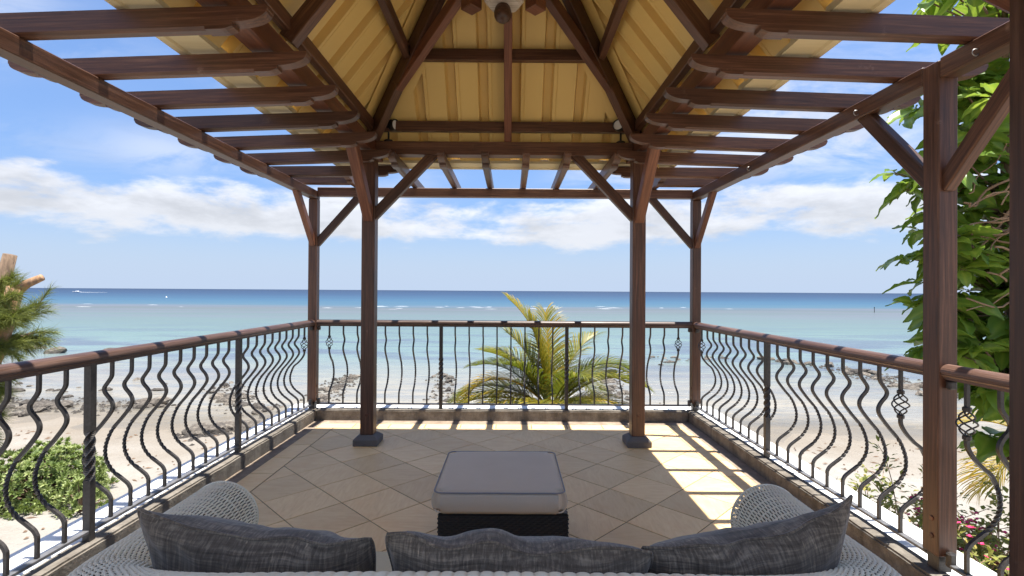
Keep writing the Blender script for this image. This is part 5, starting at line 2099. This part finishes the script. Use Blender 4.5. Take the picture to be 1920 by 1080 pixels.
leaves.sort(key=lambda e: e[0])
for k, (_, M) in enumerate(leaves):
    me, V, Fc, sh = random.choice(leaf_mes)
    if k < 295:
        link('leaf', me, bt, M)
    else:
        o = len(rest.v)
        rest.v += [tuple(M @ Vector(v)) for v in V]
        rest.f += [tuple(i + o for i in f_) for f_ in Fc]
        rest.s += sh
if rest.v:
    rest.obj('foliage', NONI, bt, smooth=True, kind='stuff')
tw_g.obj('branch', BARK, bt, smooth=True, shade=False)
# tangle of bare vine stems in the crown
vine = Geo()
for k in range(24):
    x0, z0 = random.uniform(4.0, 4.25), random.uniform(1.25, 2.45)
    x1, z1 = random.uniform(4.45, 4.9), z0 + random.uniform(0.05, 0.75)
    y0_ = random.uniform(4.25, 4.55)
    pts = []
    for i in range(10):
        a = i / 9
        pts.append((x0 + (x1 - x0) * a + 0.03 * math.sin(a * 9 + k), y0_ + 0.05 * math.sin(a * 7 + k * 2), z0 + (z1 - z0) * a - 0.10 * math.sin(math.pi * a) + 0.025 * math.sin(a * 11 + k * 1.7)))
    vine.tube(pts, [0.0105 * random.uniform(0.5, 1.1)] * 10, 5)
vine.obj('vine_stem', TWIG, bt, smooth=True, shade=False)

# bougainvillea below the right ledge
bv_ = thing('bougainvillea', 'bougainvillea bush with red and magenta bracts below the right ledge', 'shrub', (4.6, 4.5, ground_z(4.6, 4.5)))
zb = ground_z(4.6, 4.5)
gl_, gf_, gst = Geo(), Geo(), Geo()
tips = []
for k in range(250):
    bx, by = random.uniform(3.2, 4.9), random.uniform(3.6, 5.5)
    topz = random.uniform(-1.15, -0.30) - 0.12 * max(0, by - 4.6)
    dx, dy = random.gauss(-0.1, 0.35), random.gauss(0.1, 0.35)
    pts = []
    for i in range(9):
        a = i / 8
        pts.append(Vector((bx + dx * a * a * 1.2, by + dy * a * a, zb + (topz - zb) * (1 - (1 - a) ** 1.6) - 0.35 * max(0, a - 0.75))))
    tips.append(pts)
for (bx, by, tx, ty, tz) in ((4.1, 5.0, 3.82, 5.25, -0.02), (4.0, 4.8, 3.55, 4.95, -0.30), (4.3, 4.8, 4.08, 5.0, -0.18), (4.4, 4.5, 4.55, 4.7, -0.15), (4.2, 4.4, 3.9, 4.3, -0.45), (4.6, 4.4, 4.5, 4.5, -0.35), (4.0, 4.6, 3.68, 4.62, -0.55)):
    pts = []
    for i in range(9):
        a = i / 8
        pts.append(Vector((bx + (tx - bx) * a ** 1.5, by + (ty - by) * a, zb + (tz - zb) * (1 - (1 - a) ** 1.7))))
    tips.append(pts)
for pts in tips:
    gst.tube([tuple(p) for p in pts], [0.010 - 0.0009 * i for i in range(9)], 5)
    for m_ in range(58):
        f = random.uniform(3.0, 8.0)
        i = min(int(f), 7)
        q_ = pts[i].lerp(pts[i + 1], f - i)
        d = Vector((random.gauss(0, 1), random.gauss(0, 1), random.gauss(0.3, 0.7))).normalized()
        q_ = q_ + d * random.uniform(0.0, 0.09)
        leaf_blade(gl_, q_, d, Vector((0, 0, 1)), random.uniform(0.045, 0.075), random.uniform(0.016, 0.025), min(1, max(0, random.gauss(0.5, 0.22))), 0.3, 2)
    if random.random() < 0.62 and pts[-1].y < 5.0 and pts[-1].x > 3.7:
        for m_ in range(random.randint(4, 14)):
            f = random.uniform(5.5, 8)
            i = min(int(f), 7)
            q_ = pts[i].lerp(pts[i + 1], f - i) + Vector((random.gauss(0, 0.05), random.gauss(0, 0.05), random.gauss(0.04, 0.04)))
            for w_ in range(3):
                a = w_ * 2.09 + random.random()
                d = Vector((math.cos(a), math.sin(a), 0.6)).normalized()
                leaf_blade(gf_, q_, d, Vector((0, 0, 1)), 0.034, 0.014, 0.5, 0.2, 2)
gl_.obj('foliage', BOUG, bv_, kind='stuff')
gf_.obj('blossom', PINK, bv_, kind='stuff')
gst.obj('stem', TWIG, bv_, smooth=True, shade=False)
